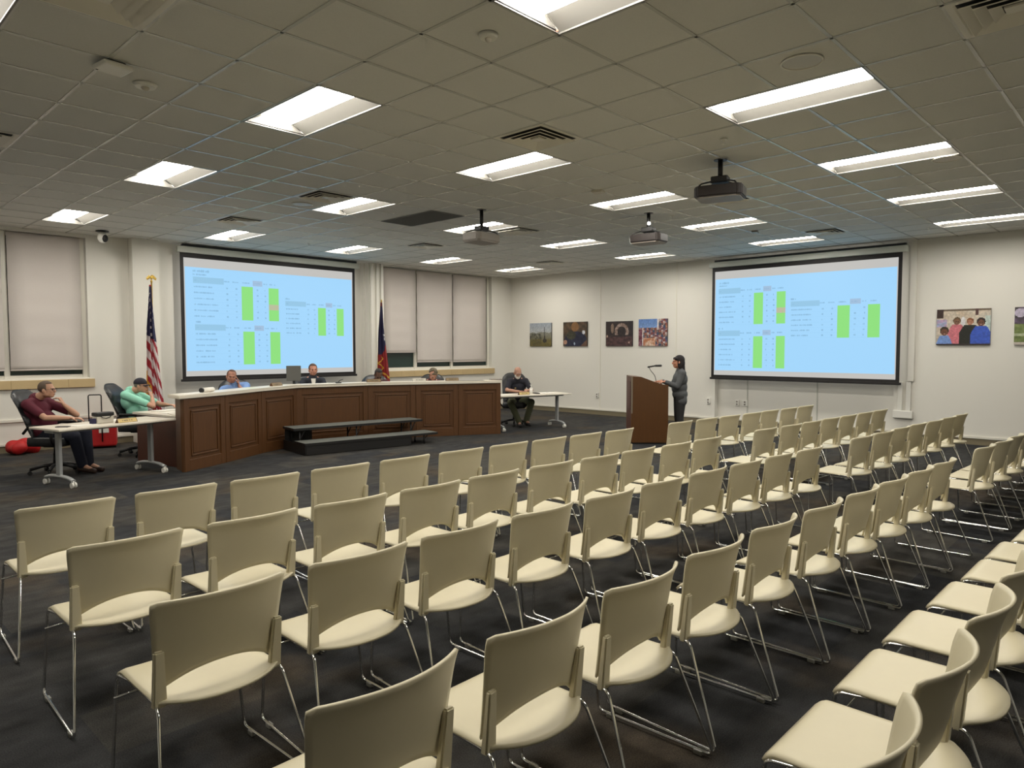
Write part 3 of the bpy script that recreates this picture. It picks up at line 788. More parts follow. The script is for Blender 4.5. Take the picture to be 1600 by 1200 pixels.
# riser steps in front
rs = thing('step_riser', 'black two-step carpeted folding riser in front of the dais', 'steps', (5.90, 10.98, 0), -.132)
for nm, y0, y1, z in (('upper_tread', -.47, 0, .40), ('lower_tread', -.93, -.49, .20)):
    x1 = 2.50 if z < .3 else 2.46
    obj(nm, B(0, x1, y0, y1, z-.012, z, bev=.003), M['riser_top'], rs)
    bm = bmesh.new(); box(bm, 0, x1, y0-.006, y0+.01, z-.04, z-.002); box(bm, 0, x1, y1-.01, y1, z-.04, z-.012); box(bm, -.006, .008, y0, y1, z-.04, z-.002); box(bm, x1-.008, x1+.006, y0, y1, z-.04, z-.002)
    obj('edge_band', bm, M['black'], rs)
    for k, xx in enumerate((.12, 1.15, 2.25)):
        for yy in (y0+.06, y1-.06):
            bm = bmesh.new(); tube(bm, [(xx, yy, 0), (xx, yy, z-.02)], .014, 8); tube(bm, [(xx, yy, z*.45), (xx+.10, yy, z-.03)], .009, 6); obj('leg', bm, M['black'], rs)
obj('kick_panel', B(0.02, 1.95, -.925, -.915, .01, .18), M['black'], rs); obj('side_skirt', B(0.0, .01, -.93, 0, .01, .17), M['black'], rs)
obj('kick_panel', B(.02, .5, -.02, -.01, .01, .38), M['black'], rs)

# ------------------------------------------------------------------ folding tables
def rolling_table(x, y, rz, L, D, label):
    """origin at the front-left corner of the top"""
    t = thing('training_table', label, 'table', (x, y, 0), rz, 'white-topped rolling tables')
    obj('table_top', B(0, L, 0, D, .715, .742, bev=.006), M['laminate'], t)
    obj('under_frame', B(.06, L-.06, D*.35, D*.65, .675, .715), M['grey_metal'], t)
    for xx in (.17, L-.17):
        bm = bmesh.new()
        box(bm, xx-.022, xx+.022, D/2-.045, D/2+.045, .10, .69, bev=.012)
        obj('leg_post', bm, M['grey_metal'], t)
        bm = bmesh.new(); tube(bm, fillet([(xx, .03, .085), (xx, .14, .115), (xx, D/2, .125), (xx, D-.14, .115), (xx, D-.03, .085)], .08, 4), .024, 10, flat=1.2)
        obj('foot', bm, M['grey_metal'], t)
        for yy in (.035, D-.035):
            bm = bmesh.new(); cyl(bm, (xx-.028, yy, .035), (xx-.008, yy, .035), .035, seg=18); cyl(bm, (xx+.008, yy, .035), (xx+.028, yy, .035), .035, seg=18); cyl(bm, (xx, yy, .03), (xx, yy, .09), .008, seg=8)
            obj('caster', bm, M['white_pl'], t)
    return t
T1 = (2.32, 9.75, math.atan2(.40, 1.52)); rolling_table(*T1, 1.57, .67, 'white rolling table at the left with the man in maroon behind it')
T3 = (10.10, 10.02, -.27); rolling_table(*T3, 1.86, .64, 'white rolling table right of the dais with the bearded man')
def on1(u, v): c, s = math.cos(T1[2]), math.sin(T1[2]); return (T1[0]+u*c-v*s, T1[1]+u*s+v*c)
def on3(u, v): c, s = math.cos(T3[2]), math.sin(T3[2]); return (T3[0]+u*c-v*s, T3[1]+u*s+v*c)

# ------------------------------------------------------------------ executive chairs
def exec_chair():
    t = thing('office_chair', 'x', 'office chair', (0, 0, 0), 0, 'black leather office chairs')
    bm = bmesh.new()
    def shell(u, v, dy):
        # u across, v up
        s = u*2-1; a = abs(s)
        z = .50+v*.66*(1-.10*a**4*(v > .5)*((v-.5)*2))
        hw_ = .27*(1-.10*(1-v)**2)*(1-.16*max(0, (v-.8)/.2)**2)
        y = -.20-.20*v-.07*v*v+.05*a*a
        pad = .055*(1-a**6)*(1-abs(2*v-1)**10)
        tuft = .012*math.cos(v*5.2*PI*1.0)
        return (s*hw_, y+(pad+tuft if dy > 0 else -pad*.8), z)
    n, m_ = 20, 26
    va = [[bm.verts.new(shell(i/n, j/m_, 1)) for j in range(m_+1)] for i in range(n+1)]
    vb = [[bm.verts.new(shell(i/n, j/m_, -1)) for j in range(m_+1)] for i in range(n+1)]
    for i in range(n):
        for j in range(m_):
            bm.faces.new((va[i][j], va[i][j+1], va[i+1][j+1], va[i+1][j])); bm.faces.new((vb[i][j], vb[i+1][j], vb[i+1][j+1], vb[i][j+1]))
    for j in range(m_):
        for i in (0, n): bm.faces.new((va[i][j], vb[i][j], vb[i][j+1], va[i][j+1]))
    for i in range(n):
        for j in (0, m_): bm.faces.new((va[i][j], va[i+1][j], vb[i+1][j], vb[i][j]))
    bmesh.ops.recalc_face_normals(bm, faces=bm.faces); o = obj('backrest', bm, M['leather'], t, True)
    bm = bmesh.new(); tt = bmesh.new(); bmesh.ops.create_cube(tt, size=1); bmesh.ops.subdivide_edges(tt, edges=tt.edges, cuts=4, use_grid_fill=True)
    for v in tt.verts:
        c = v.co*2; r = max(abs(c.x), abs(c.y), abs(c.z))
        k = .80+.20*r/max(.01, c.length) if c.length > 0 else 1
        v.co = Vector((c.x*k*.26, c.y*k*.26+.02, .46+c.z*k*.065))
    merge(bm, tt, smooth=True); obj('seat', bm, M['leather'], t, True)
    for s in (-1, 1):
        bm = bmesh.new()
        tube(bm, fillet([(s*.24, .12, .42), (s*.315, .14, .50), (s*.32, .16, .66), (s*.32, -.14, .68), (s*.29, -.24, .58)], .06, 5), .018, 8)
        box(bm, s*.32-.032, s*.32+.032, -.16, .17, .665, .70, bev=.014)
        obj('armrest', bm, M['black'], t)
    bm = bmesh.new(); cyl(bm, (0, 0, .10), (0, 0, .28), .032, seg=14); cyl(bm, (0, 0, .28), (0, 0, .40), .022, seg=14); box(bm, -.11, .11, -.10, .10, .37, .40, bev=.01); obj('gas_column', bm, M['black'], t)
    bm = bmesh.new()
    for k in range(5):
        a = 2*PI*k/5+.3; d = Vector((math.cos(a), math.sin(a), 0))
        tube(bm, [Vector((0, 0, .125)), d*.15+Vector((0, 0, .115)), d*.30+Vector((0, 0, .075))], .024, 8, flat=.9)
    obj('star_base', bm, M['black'], t)
    for k in range(5):
        a = 2*PI*k/5+.3; d = Vector((math.cos(a), math.sin(a), 0)); e = Vector((-d.y, d.x, 0)); p = d*.30+Vector((0, 0, .028))
        bm = bmesh.new(); cyl(bm, p-e*.026, p-e*.006, .028, seg=14); cyl(bm, p+e*.006, p+e*.026, .028, seg=14); cyl(bm, p, p+Vector((0, 0, .05)), .008, seg=8)
        obj('caster', bm, M['black'], t)
    return t
ec = exec_chair()
FWD = PI/2   # model faces +y
def ech(x, y, face, lab, first=False):
    rz = face-FWD
    if first: ec.location = (x, y, 0); ec.rotation_euler = (0, 0, rz); ec['label'] = lab
    else: dup(ec, (x, y, 0), rz, lab)

# ------------------------------------------------------------------ people
def remeshed(name, bm, m, parent, vox, smooth=2, paint=None):
    me = bpy.data.meshes.new(name); bm.to_mesh(me); bm.free()
    o = bpy.data.objects.new(name, me); C.objects.link(o)
    md = o.modifiers.new('r', 'REMESH'); md.mode = 'VOXEL'; md.voxel_size = vox; md.use_smooth_shade = True
    if smooth:
        s = o.modifiers.new('s', 'SMOOTH'); s.iterations = smooth; s.factor = .5
    dg = bpy.context.evaluated_depsgraph_get(); dg.update()
    me2 = bpy.data.meshes.new_from_object(o.evaluated_get(dg)); me2.name = name
    bpy.data.objects.remove(o); bpy.data.meshes.remove(me)
    me2.materials.clear(); me2.materials.append(m)
    for p in me2.polygons: p.use_smooth = True
    o2 = bpy.data.objects.new(name, me2); C.objects.link(o2)
    if parent: o2.parent = parent
    return o2
V = Vector
def head_mesh(bm, hp, R, s=1.0, bald=False, full=1.0):
    """hp: centre of the head, R: 3x3 rotation (local x right, y forward, z up)"""
    def E(c, r, rot=None): ell(bm, hp+R@(V(c)*s), [q*s for q in r], R @ rot if rot else R, 18)
    E((0, -.012, .030), (.076, .095, .088))          # cranium
    E((0, .022, -.025), (.062*full, .074, .085))      # face
    E((0, .045, -.078), (.040*full, .042, .034))      # jaw and chin
    E((.036, .005, -.055), (.032*full, .05, .04)); E((-.036, .005, -.055), (.032*full, .05, .04))
    E((0, .078, .018), (.050, .020, .014))           # brow
    E((0, .098, -.018), (.013, .020, .022), None); E((0, .105, -.030), (.018, .014, .011))  # nose
    E((.036, .070, -.024), (.022, .018, .018)); E((-.036, .070, -.024), (.022, .018, .018))  # cheeks
    E((0, .086, -.060), (.024, .012, .007)); E((0, .083, -.070), (.021, .012, .008))  # lips
    for q in (-1, 1): E((q*.078, -.005, -.012), (.010, .022, .032))
def hand_mesh(bm, wr, d, n, side, curl=.5, s=1.0, spread=1.0, r=.0088):
    """wr wrist, d finger direction, n palm normal (towards the palm side), side: +1 thumb on +cross"""
    d = d.normalized(); n = (n-d*n.dot(d)).normalized(); a = d.cross(n)*side   # a points to the thumb side
    for k, q in enumerate((-.028, -.010, .010, .028)):
        cap(bm, wr+a*q*.75*s, wr+d*.088*s+a*q*s, .014*s, .0125*s, 8)
    lens = (.062, .078, .083, .074)     # little .. index
    for k, q in enumerate((-.031, -.0105, .0105, .031)):
        p = wr+d*.088*s+a*q*s*spread; L = lens[k]*s; c = curl*(1.0+.12*(3-k))
        dd = d; seg = (L*.46, L*.32, L*.26); ang = (c*.7, c*1.1, c*.8)
        for j in range(3):
            dd = (dd*math.cos(ang[j])+n*math.sin(ang[j])).normalized(); nn = n
            n_ = (n-dd*n.dot(dd)); 
            p2 = p+dd*seg[j]; cap(bm, p, p2, r*s*(1-.06*j), r*s*(.94-.08*j), 8); p = p2
            n2 = (n*math.cos(ang[j])-d*math.sin(ang[j])) if j == 0 else n2
    p = wr+d*.022*s+a*.026*s; t1 = (a*.75+d*.6+n*.25).normalized(); p1 = p+t1*.036*s; t2 = (a*.25+d*.85+n*(.3+curl*.3)).normalized(); p2 = p1+t2*.030*s; p3 = p2+(t2+n*.2).normalized()*.024*s
    cap(bm, p, p1, .0125*s, .0115*s, 8); cap(bm, p1, p2, .0108*s, .010*s, 8); cap(bm, p2, p3, .0098*s, .0085*s, 8)
def rotz(a): return Matrix.Rotation(a, 3, 'Z')
def person(loc, face, label, J, cols, opts=None):
    """J: joints in the local frame, x right, y forward, z up, origin on the floor under the pelvis"""
    opts = opts or {}
    t = thing('person', label, 'person', (loc[0], loc[1], 0), face-FWD)
    g = {k: V(v) for k, v in J.items() if k not in ('head_rot', 'hands')}
    fat = opts.get('fat', 1.0)
    skin = mat('skin_'+cols['id'], srgb(*cols['skin']), .55, nscale=14, namt=.06)
    R = J['head_rot']
    # body skin --------------------------------------------------
    bm = bmesh.new(); head_mesh(bm, g['head'], R, 1.0, full=opts.get('full', 1.0))
    cap(bm, g['neck'], g['head']+R@V((0, -.02, -.05)), .058*min(fat, 1.15), .052, 14)
    cap(bm, g['neck'], g['chest'], .06, .10, 12); cap(bm, g['chest'], g['pelvis'], .11, .115, 12)
    for s in ('L', 'R'):
        cap(bm, g['neck'], g['sh'+s], .05, .050, 12)
        cap(bm, g['sh'+s], g['el'+s], .048, .040, 12)
        m1 = g['el'+s].lerp(g['wr'+s], .3)
        cap(bm, g['el'+s], m1, .040, .042, 12); cap(bm, m1, g['wr'+s], .042, .026, 12)
        cap(bm, g['pelvis'], g['hip'+s], .10, .085, 12); cap(bm, g['hip'+s], g['kn'+s], .078, .052, 12); cap(bm, g['kn'+s], g['an'+s], .050, .036, 12)
        cap(bm, g['an'+s], g['an'+s]+(g['toe'+s]-g['an'+s])*.7, .036, .03, 10)
        d, n, side, curl = J['hands'][s]
        d = V(d).normalized()
        cap(bm, g['wr'+s], g['wr'+s]+d*.02, .026, .022, 10)
        hand_mesh(bm, g['wr'+s]+d*.015, d, V(n), side, curl)
    body = remeshed('body', bm, skin, t, .0062, 2)
    # face details ----------------------------------------------
    hp = g['head']
    def hpnt(c): return hp+R@V(c)
    eye_m = mat('eye_'+cols['id'], srgb(40, 32, 28), .3)
    for q in (-1, 1):
        bm = bmesh.new(); ell(bm, hpnt((q*.030, .0885, -.002)), (.012, .006, .006), R, 10); obj('eye', bm, eye_m, t, True)
        bm = bmesh.new(); ell(bm, hpnt((q*.031, .094, .017)), (.018, .006, .0045), R, 10); obj('eyebrow', bm, mat('brow_'+cols['id'], srgb(*cols.get('brow', cols.get('hair', (60, 50, 40)))), .8), t, True)
    bm = bmesh.new(); ell(bm, hpnt((0, .0965, -.064)), (.022, .006, .0055), R, 12); obj('mouth', bm, mat('lip_'+cols['id'], srgb(*[max(0, c*.8-10*(i > 0)) for i, c in enumerate(cols['skin'])]), .5), t, True)
    if opts.get('glasses'):
        bm = bmesh.new()
        for q in (-1, 1):
            tube(bm, [hpnt((q*.033+.023*math.cos(a*PI/8), .103, -.002+.017*math.sin(a*PI/8))) for a in range(16)], .0016, 5, True)
            tube(bm, [hpnt((q*.056, .101, .004)), hpnt((q*.080, .06, .005)), hpnt((q*.083, -.005, .0))], .0018, 5)
        tube(bm, [hpnt((-.011, .106, .002)), hpnt((.011, .106, .002))], .0018, 5)
        obj('glasses', bm, M['black'], t)
    # hair -------------------------------------------------------
    hair_m = mat('hair_'+cols['id'], srgb(*cols.get('hair', (60, 50, 40))), .75, nscale=60, namt=.25, bump=.4, bscale=120)
    hs = opts.get('hairstyle', 'short')
    if hs in ('short', 'thin'):
        bm = bmesh.new(); th = .007 if hs == 'short' else .0035
        ell(bm, hpnt((0, -.014, .034)), (.076+th, .093+th, .086+th), R, 22)
        cut = []
        inv = R.transposed()
        for v in bm.verts:
            l = inv @ (v.co-hp)
            if (l.y > .035 and l.z < .085-.0*l.y) or (l.z < -.005 and l.y > -.02) or l.z < -.035: cut.append(v)
        bmesh.ops.delete(bm, geom=cut, context='VERTS'); solidify(bm, .004)
        obj('hair', bm, hair_m, t, True)
    elif hs == 'curly':
        bm = bmesh.new(); rr = random.Random(3)
        for k in range(90):
            a, b = rr.uniform(0, 2*PI), rr.uniform(-.35, 1.4)
            l = V((math.cos(a)*math.cos(b)*.083, -.016+math.sin(a)*math.cos(b)*.10, .03+math.sin(b)*.10))
            if l.y > .055 and l.z < .06: continue
            ell(bm, hp+R@l, (.02, .02, .018), R, 8)
        remeshed('hair', bm, hair_m, t, .006, 1)
    elif hs == 'long':
        bm = bmesh.new()
        E_ = lambda c, r: ell(bm, hpnt(c), r, R, 18)
        E_((0, -.022, .040), (.084, .098, .092)); E_((0, -.065, -.02), (.080, .055, .11)); E_((0, -.085, -.11), (.075, .035, .10))
        E_((.062, -.02, -.04), (.028, .05, .09)); E_((-.062, -.02, -.04), (.028, .05, .09)); E_((0, -.10, -.175), (.07, .025, .05))
        E_((.045, .055, .062), (.038, .03, .03)); E_((-.045, .055, .062), (.038, .03, .03))
        remeshed('hair', bm, hair_m, t, .006, 2)
    if opts.get('beard'):
        bm = bmesh.new(); bc = lambda c, r: ell(bm, hpnt(c), r, R, 14)
        bc((0, .062, -.098), (.045, .040, .036)); bc((.045, .035, -.07), (.026, .04, .035)); bc((-.045, .035, -.07), (.026, .04, .035)); bc((0, .088, -.085), (.03, .018, .022)); bc((0, .097, -.050), (.030, .010, .008))
        remeshed('beard', bm, mat('beard_'+cols['id'], srgb(214, 208, 198), .85, nscale=60, namt=.1, bump=.4, bscale=150), t, .005, 1)
    if opts.get('cap'):
        bm = bmesh.new(); ell(bm, hpnt((0, -.014, .042)), (.087, .104, .088), R, 22); inv = R.transposed()
        bmesh.ops.delete(bm, geom=[v for v in bm.verts if (inv@(v.co-hp)).z < .022], context='VERTS'); solidify(bm, .004)
        hat = obj('cap', bm, mat('cap_cloth', srgb(34, 32, 44), .8), t, True)
        bm = bmesh.new(); grid(bm, 10, 6, lambda u, v: hpnt(((u*2-1)*.072*(1-.25*v*v), .070+v*.085*(1-(u*2-1)**2*.45), .030-.010*v-.018*(u*2-1)**2))); solidify(bm, .004)
        obj('cap_peak', bm, mat('cap_peak', srgb(38, 30, 36), .8), hat, True)
    # clothing ---------------------------------------------------
    shirt = mat('shirt_'+cols['id'], srgb(*cols['shirt']), .85, nscale=9, namt=.10, bump=.25, bscale=18)
    bm = bmesh.new(); f = fat
    shd = (g['shR']-g['shL']).normalized()
    Rt = Matrix((shd, (g['neck']-g['pelvis']).normalized().cross(shd), (g['neck']-g['pelvis']).normalized())).transposed()
    ell(bm, g['chest'], (.175*f, .120*f, .16), Rt, 22)
    ell(bm, g['chest'].lerp(g['pelvis'], .5)+Rt@V((0, .02*(f-1)*6, 0)), (.150*f*1.02, .115*f*1.12, .17), Rt, 22)
    ell(bm, g['pelvis']+V((0, 0, .02)), (.165*f, .125*f, .12), Rt, 20)
    ell(bm, g['neck'].lerp(g['chest'], .25), (.11, .085, .07), Rt, 16)
    cap(bm, g['neck']+(g['head']-g['neck'])*.18, g['neck'], .058, .085, 14)
    sl = opts.get('sleeve', .62)
    for s in ('L', 'R'):
        cap(bm, g['neck'].lerp(g['chest'], .25), g['sh'+s], .075, .068*f**.5, 14)
        if sl <= 1:
            cap(bm, g['sh'+s], g['sh'+s].lerp(g['el'+s], sl), .066*f**.5, .058, 14)
        else:
            cap(bm, g['sh'+s], g['el'+s], .064*f**.5, .052, 14); cap(bm, g['el'+s], g['el'+s].lerp(g['wr'+s], .9), .052, .037, 14)
    if opts.get('jacket'):
        for s, q in (('L', -1), ('R', 1)):
            cap(bm, g['pelvis']+V((q*.07, -.01, 0)), g['pelvis']+V((q*.085, -.01, -.10)), .10, .105, 14)
    top = remeshed('jacket' if (sl > 1) else 'shirt', bm, shirt, t, .010, 3)
    if cols.get('tie_shirt'):
        bm = bmesh.new(); cpos = g['chest']+Rt@V((0, .105*f, .07))
        vs = [g['neck']+Rt@V((-.045, .085, -.01)), g['neck']+Rt@V((.045, .085, -.01)), cpos+Rt@V((.02, .025, -.06)), cpos+Rt@V((-.02, .025, -.06))]
        bm.faces.new([bm.verts.new(v) for v in vs]); solidify(bm, .01); obj('shirt_front', bm, M['paper'], t)
    if opts.get('badge'):
        bm = bmesh.new(); c = g['chest']+Rt@V((.07, .118*f, .03)); ell(bm, c, (.022, .006, .012), Rt, 10); obj('chest_emblem', bm, M['brass'], t)
    if opts.get('collar', True) and sl <= 1:
        bm = bmesh.new(); ax = (g['head']-g['neck']).normalized(); c0 = g['neck']+(g['head']-g['neck'])*.22
        x = shd; y = ax.cross(x).normalized()*-1
        tube(bm, [c0+x*.066*math.cos(a*PI/10)+y*.066*math.sin(a*PI/10)-ax*.010*math.sin(a*PI/10) for a in range(20)], .013, 8, True); obj('collar', bm, shirt, top)
    tr = mat('trousers_'+cols['id'], srgb(*cols['trousers']), .85, nscale=9, namt=.12, bump=.25, bscale=16)
    bm = bmesh.new()
    ell(bm, g['pelvis'], (.158*f, .118*f, .11), Rt, 20)
    for s in ('L', 'R'):
        cap(bm, g['hip'+s], g['kn'+s], .094*f**.5, .068*f**.8, 16)
        cap(bm, g['kn'+s], g['an'+s]+V((0, 0, .01)), .066*f**.8, .056*f**.8, 16)
    remeshed('trousers', bm, tr, t, .011, 3)
    shm = mat('shoe_'+cols['id'], srgb(*cols.get('shoe', (30, 26, 24))), .5)
    for s in ('L', 'R'):
        bm = bmesh.new(); a, b = g['an'+s], g['toe'+s]; dd = (b-a); dd.z = 0; dd.normalize()
        hl = V((a.x, a.y, .045))-dd*.03; tp = V((b.x, b.y, .035))
        hl.z = max(.045, a.z-.045); tp.z = max(.034, b.z)
        cap(bm, hl, tp, .044, .036, 12); cap(bm, hl, hl+V((0, 0, .05)), .044, .045, 12)
        obj_ = remeshed('shoe', bm, shm, t, .010, 1)
    return t
def Rh(yaw=0, pitch=0, roll=0):   # yaw left+, pitch down+
    return Matrix.Rotation(yaw, 3, 'Z') @ Matrix.Rotation(-pitch, 3, 'X') @ Matrix.Rotation(roll, 3, 'Y')
def seated(lean=-.15, head=(0, .0, 1.17), hrot=None, **kw):
    J = dict(pelvis=(0, -.05, .56), chest=(0, -.05+lean*.9, .86), neck=(0, -.05+lean, 1.03), head=head,
             shL=(-.17, -.05+lean, .98), shR=(.17, -.05+lean, .98), hipL=(-.09, -.02, .54), hipR=(.09, -.02, .54),
             knL=(-.13, .40, .55), knR=(.13, .40, .55), anL=(-.13, .42, .10), anR=(.13, .42, .10), toeL=(-.14, .58, .035), toeR=(.14, .58, .035))
    J['head_rot'] = hrot or Rh(); J.update(kw); return J
def to_local(loc, face, p):
    a = face-FWD; d = V((p[0]-loc[0], p[1]-loc[1])); c, s = math.cos(-a), math.sin(-a)
    return (d.x*c-d.y*s, d.x*s+d.y*c, p[2])
AR = -math.radians(46.4)      # direction "to the right of the picture"
# --- man in maroon at the left table
L1, F1 = (2.57, 11.25), AR+.02
ech(2.62, 11.21, F1, 'black leather office chair leaning back under the man in maroon', True)
J = seated(lean=-.13, head=(0, -.02, 1.155), hrot=Rh(.10, -.03),
    shL=(-.17, -.14, .975), shR=(.19, -.17, .965),
    elR=(.27, .12, .79), wrR=(.12, .36, .775), elL=(-.12, .30, .80), wrL=(-.04, .18, .945),
    knL=(-.12, .42, .56), knR=(.15, .42, .53), anL=(-.10, .46, .11), anR=(.02, .44, .11), toeL=(-.10, .64, .035), toeR=(.05, .62, .035),
    hands={'R': ((-.2, 1, -.05), (0, 0, -1), -1, .35), 'L': ((.2, -.35, .8), (.2, -1, -.2), 1, 1.1)})
person(L1, F1, 'person in maroon polo shirt and glasses seated at the left table, hand at chin', J, dict(id='m1', skin=(188, 144, 118), hair=(92, 76, 62), shirt=(86, 20, 38), trousers=(24, 28, 44), shoe=(52, 34, 26)), dict(glasses=True, fat=1.22, sleeve=.7, full=1.08))
# --- man in mint shirt and cap
L2, F2 = (4.06, 12.12), AR+.05
ech(4.02, 12.14, F2, 'black leather office chair of the man in the mint shirt, against the left wall')
J = seated(lean=-.13, head=(0, -.01, 1.12), hrot=Rh(-.05, .03),
    elR=(.20, .26, .80), wrR=(.09, .20, .935), elL=(-.20, .20, .80), wrL=(-.10, .36, .80),
    hands={'R': ((-.3, -.4, .75), (-.3, -1, 0), -1, 1.0), 'L': ((.3, 1, 0), (0, 0, -1), 1, .4)})
person(L2, F2, 'person in mint green shirt and navy cap seated by the end of the dais', J, dict(id='m2', skin=(190, 144, 118), hair=(120, 110, 100), shirt=(150, 214, 190), trousers=(40, 42, 50)), dict(glasses=True, cap=True, fat=1.2, sleeve=.75, full=1.1))
# --- man in light blue behind the dais
L3, F3 = (5.55, 11.92), math.atan2(-1, -.35)
ech(5.50, 12.02, F3-.2, 'black office chair behind the person in light blue at the dais')
J = seated(lean=.02, head=(.10, .10, 1.235), hrot=Rh(0, .12, -.12), chest=(.0, .0, .90), neck=(.04, .04, 1.10), shL=(-.14, .02, 1.06), shR=(.22, .02, 1.00), pelvis=(0, -.05, .60),
    elR=(.42, .16, .80), wrR=(.30, .34, .79), elL=(-.10, .30, .92), wrL=(-.015, .13, 1.075),
    hands={'R': ((-.6, .6, 0), (0, 0, -1), -1, .4), 'L': ((.1, -.15, 1), (.9, -.2, 0), 1, .5)})
person(L3, F3, 'person in light blue shirt resting cheek on hand behind the dais', J, dict(id='m3', skin=(170, 120, 100), hair=(96, 72, 60), shirt=(124, 158, 214), trousers=(50, 52, 60)), dict(fat=1.25, sleeve=.75, full=1.08, hairstyle='thin'))
# --- man in suit
L4, F4 = (7.27, 12.33), math.atan2(-1, -.40)
ech(7.32, 12.42, F4+.1, 'black office chair behind the person in the dark suit')
J = seated(lean=.0, head=(0, .05, 1.30), hrot=Rh(.05, .02), chest=(0, -.02, .94), neck=(0, 0, 1.15), shL=(-.18, -.01, 1.08), shR=(.18, -.01, 1.08), pelvis=(0, -.05, .62),
    elR=(.26, .16, .86), wrR=(.12, .38, .80), elL=(-.26, .16, .86), wrL=(-.12, .38, .80),
    hands={'R': ((-.5, .8, 0), (0, 0, -1), -1, .5), 'L': ((.5, .8, 0), (0, 0, -1), 1, .5)})
person(L4, F4, 'person in dark suit and white shirt seated at the middle of the dais', J, dict(id='m4', skin=(192, 136, 114), hair=(84, 62, 50), shirt=(40, 44, 54), trousers=(36, 38, 48), tie_shirt=True), dict(sleeve=2, fat=1.08))
# --- bent head at the dais
L5, F5 = (8.50, 11.93), math.atan2(-1, -.45)
ech(8.42, 12.02, math.atan2(-.69, -.72), 'black office chair behind the bowed person by the blue and red flag')
J = seated(lean=.04, head=(0, .19, 1.19), hrot=Rh(0, .75), chest=(0, .0, .86), neck=(0, .07, 1.06), shL=(-.17, .05, 1.01), shR=(.17, .05, 1.01),
    elR=(.26, .2, .80), wrR=(.10, .38, .785), elL=(-.26, .2, .80), wrL=(-.10, .38, .785),
    hands={'R': ((-.5, .8, 0), (0, 0, -1), -1, .5), 'L': ((.5, .8, 0), (0, 0, -1), 1, .5)})
person(L5, F5, 'person in dark maroon top looking down at the dais, below the blue and red flag', J, dict(id='p5', skin=(96, 66, 52), hair=(40, 34, 32), brow=(30, 26, 24), shirt=(62, 28, 32), trousers=(40, 40, 44)), dict(hairstyle='thin', fat=1.1, sleeve=.9))
# --- curly hair
L6, F6 = (9.52, 11.42), math.atan2(-1, -.50)
ech(9.56, 11.50, math.atan2(-.69, -.72), 'black office chair behind the person with curly hair')
J = seated(lean=.05, head=(0, .20, 1.17), hrot=Rh(0, .62), chest=(0, .0, .85), neck=(0, .08, 1.05), shL=(-.16, .05, 1.0), shR=(.16, .05, 1.0),
    elR=(.25, .2, .80), wrR=(.10, .38, .785), elL=(-.25, .2, .80), wrL=(-.10, .38, .785),
    hands={'R': ((-.5, .8, 0), (0, 0, -1), -1, .5), 'L': ((.5, .8, 0), (0, 0, -1), 1, .5)})
person(L6, F6, 'person with curly grey brown hair bowed over the right part of the dais', J, dict(id='p6', skin=(190, 138, 114), hair=(104, 94, 76), shirt=(70, 30, 34), trousers=(40, 40, 44)), dict(hairstyle='curly', sleeve=.9))
# --- bearded man at the right table
L7, F7 = (11.38, 10.68), math.atan2(-1, -.70)
ech(11.33, 10.72, math.atan2(-.69, -.72), 'black leather office chair under the bearded person')
J = seated(lean=.08, head=(.03, .23, 1.19), hrot=Rh(.10, .42), chest=(0, .02, .86), neck=(.01, .12, 1.04), shL=(-.18, .09, .99), shR=(.18, .09, .98),
    elR=(.28, .26, .80), wrR=(.06, .44, .785), elL=(-.27, .30, .80), wrL=(-.14, .48, .80),
    knL=(-.24, .40, .54), knR=(.22, .38, .54), anL=(-.16, .26, .12), anR=(.02, .34, .10), toeL=(-.20, .42, .05), toeR=(.02, .50, .035),
    hands={'R': ((-.9, .4, 0), (0, 0, -1), -1, .5), 'L': ((.3, .6, .2), (.3, 0, -1), 1, .9)})
person(L7, F7, 'bald person with white beard and glasses writing at the right table', J, dict(id='m7', skin=(178, 134, 112), hair=(200, 190, 180), brow=(190, 180, 170), shirt=(34, 34, 44), trousers=(78, 80, 56), shoe=(26, 24, 24)), dict(glasses=True, beard=True, hairstyle='none', fat=1.2, sleeve=.7, badge=True))

# ------------------------------------------------------------------ lectern
la = V((.676, -.737)); lv = V((.737, .676)); lo = V((10.51, 7.06)); LL, LW = .66, .60
ml = Matrix(((la.x, lv.x, 0, lo.x), (la.y, lv.y, 0, lo.y), (0, 0, 1, 0), (0, 0, 0, 1)))
lec = bpy.data.objects.new('lectern', None); C.objects.link(lec); lec.matrix_world = ml
tag(lec, 'tall brown wooden lectern with sloping top in front of the standing woman', 'lectern')
prof = [(0, .03), (LL, .03), (LL, 1.06), (LL-.13, 1.075), (.18, 1.205), (.02, 1.215), (0, 1.215)]
for nm, y0 in (('side_panel', 0), ('side_panel', LW-.03)):
    bm = bmesh.new(); a = [bm.verts.new((x, y0, z)) for x, z in prof]; b = [bm.verts.new((x, y0+.03, z)) for x, z in prof]
    bm.faces.new(list(reversed(a))); bm.faces.new(b)
    for i in range(len(prof)): j = (i+1) % len(prof); bm.faces.new((a[i], a[j], b[j], b[i]))
    bmesh.ops.recalc_face_normals(bm, faces=bm.faces); obj(nm, bm, M['lect'], lec)
obj('front_panel', B(.0, .025, .03, LW-.03, .03, 1.20), M['wood_dark'], lec)
obj('front_plaque', B(-.012, 0, .06, LW-.10, .62, 1.12, bev=.004), M['plaque'], lec)
obj('corner_strip', B(-.006, .025, -.004, .0, .55, 1.215), M['grey_strip'], lec)
bm = bmesh.new(); sl = [(.02, 1.215), (.18, 1.205), (LL-.13, 1.075)]
for (xa, za), (xb, zb) in zip(sl, sl[1:]):
    vs = [(xa, .03, za-.012), (xb, .03, zb-.012), (xb, LW-.03, zb-.012), (xa, LW-.03, za-.012)]
    bm.faces.new([bm.verts.new(v) for v in vs])
